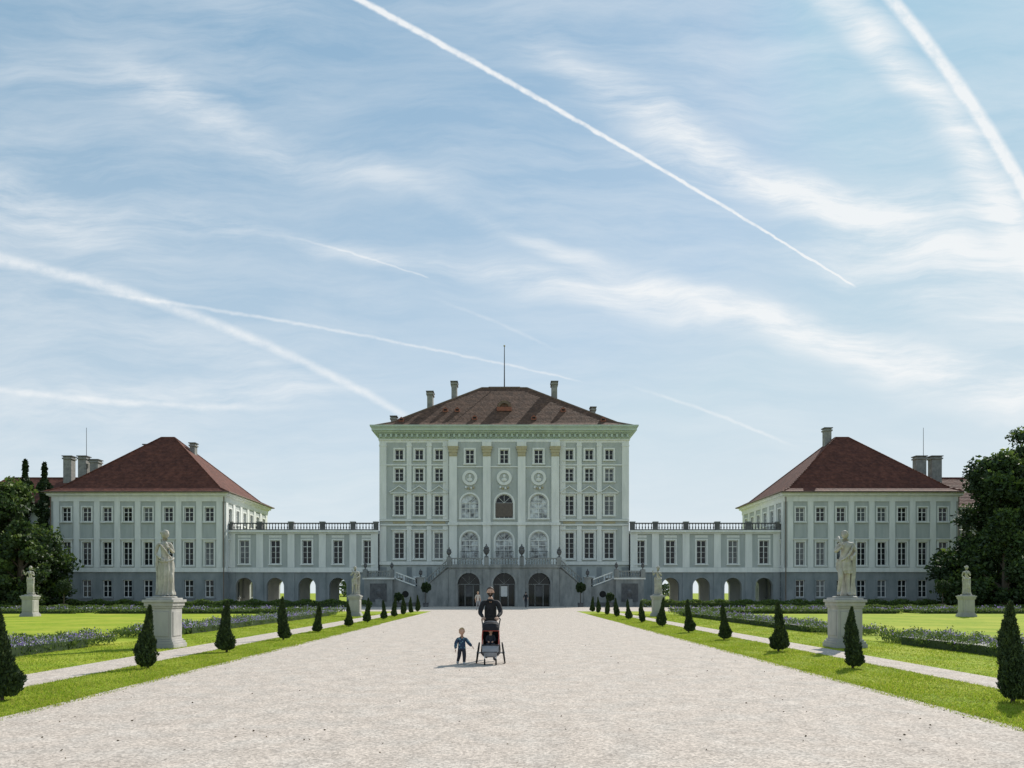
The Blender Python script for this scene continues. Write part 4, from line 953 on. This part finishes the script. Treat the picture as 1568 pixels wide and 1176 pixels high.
band((1250,-40),(1600,440),25,45,50,1.0,False,0.1,0.1)
band((980,240),(1600,330),-10,26,60,0.6,False,0.2,0.1)
band((660,400),(1640,650),28,26,75,0.8,False,0.25,0.1)
band((760,350),(1640,600),-20,18,70,0.6,False,0.3,0.1)
band((1250,380),(1640,520),0,60,70,0.6,False,0.3,0.1)
band((-80,640),(640,600),10,45,30,0.45,False,0.2,0.3)
band((250,520),(520,640),20,35,25,0.3,False,0.4,0.3)
band((-60,80),(400,170),10,60,50,0.3,False,0.3,0.3)
big=noise(Pn,1.6,3,0.55).outputs['Fac']
veil=mth('MULTIPLY',mr(fib,0.38,0.74,0,1),mr(big,0.35,0.62,0.15,0.5))
total=mth('ADD',mth('MULTIPLY',total,front),veil)
total=mth('MULTIPLY',mth('MINIMUM',total,1.0),mr(dz,0.0,0.08,0.2,1))
sky=ns.new('ShaderNodeTexSky'); sky.sky_type='NISHITA'; sky.sun_disc=False; sky.sun_elevation=EL; sky.sun_rotation=AZ; sky.air_density=1.0; sky.dust_density=0.4; sky.ozone_density=1.0
soft=vm('MINIMUM',sky.outputs[0],(4.6,6.4,7.6))      # sky colour capped to cut the glow around the sun
base=mix(0.6,soft,(3.2,5.3,6.9,1))
haze=mth('POWER',mr(dz,0.0,0.62,1,0),1.45)
right=mr(dx,-0.6,0.6,0.78,1.0)
base=mix(mth('MULTIPLY',mth('MULTIPLY',haze,right),0.95),base,(7.7,8.15,8.35,1))
col=mix(mth('MULTIPLY',total,0.9),base,(8.7,8.9,9.0,1))
bg=ns.new('ShaderNodeBackground'); ln.new(col,bg.inputs[0]); bg.inputs[1].default_value=0.105
out=ns.new('ShaderNodeOutputWorld'); ln.new(bg.outputs[0],out.inputs[0])
try:
    w.cycles.sampling_method='MANUAL'; w.cycles.sample_map_resolution=256
except Exception: pass
# ------------------------------------------------------------------ camera
cam=bpy.data.cameras.new('camera'); co=bpy.data.objects.new('camera',cam); COL.objects.link(co); scene.camera=co
co.location=(0,0,1.65); co.rotation_euler=(math.radians(90),0,0)
cam.sensor_width=36; cam.lens=36*1178/1568; cam.shift_x=9/1568; cam.shift_y=320/1568; cam.clip_end=6000; cam.clip_start=0.1
scene.view_settings.view_transform='Standard'; scene.view_settings.look='None'; scene.view_settings.exposure=0
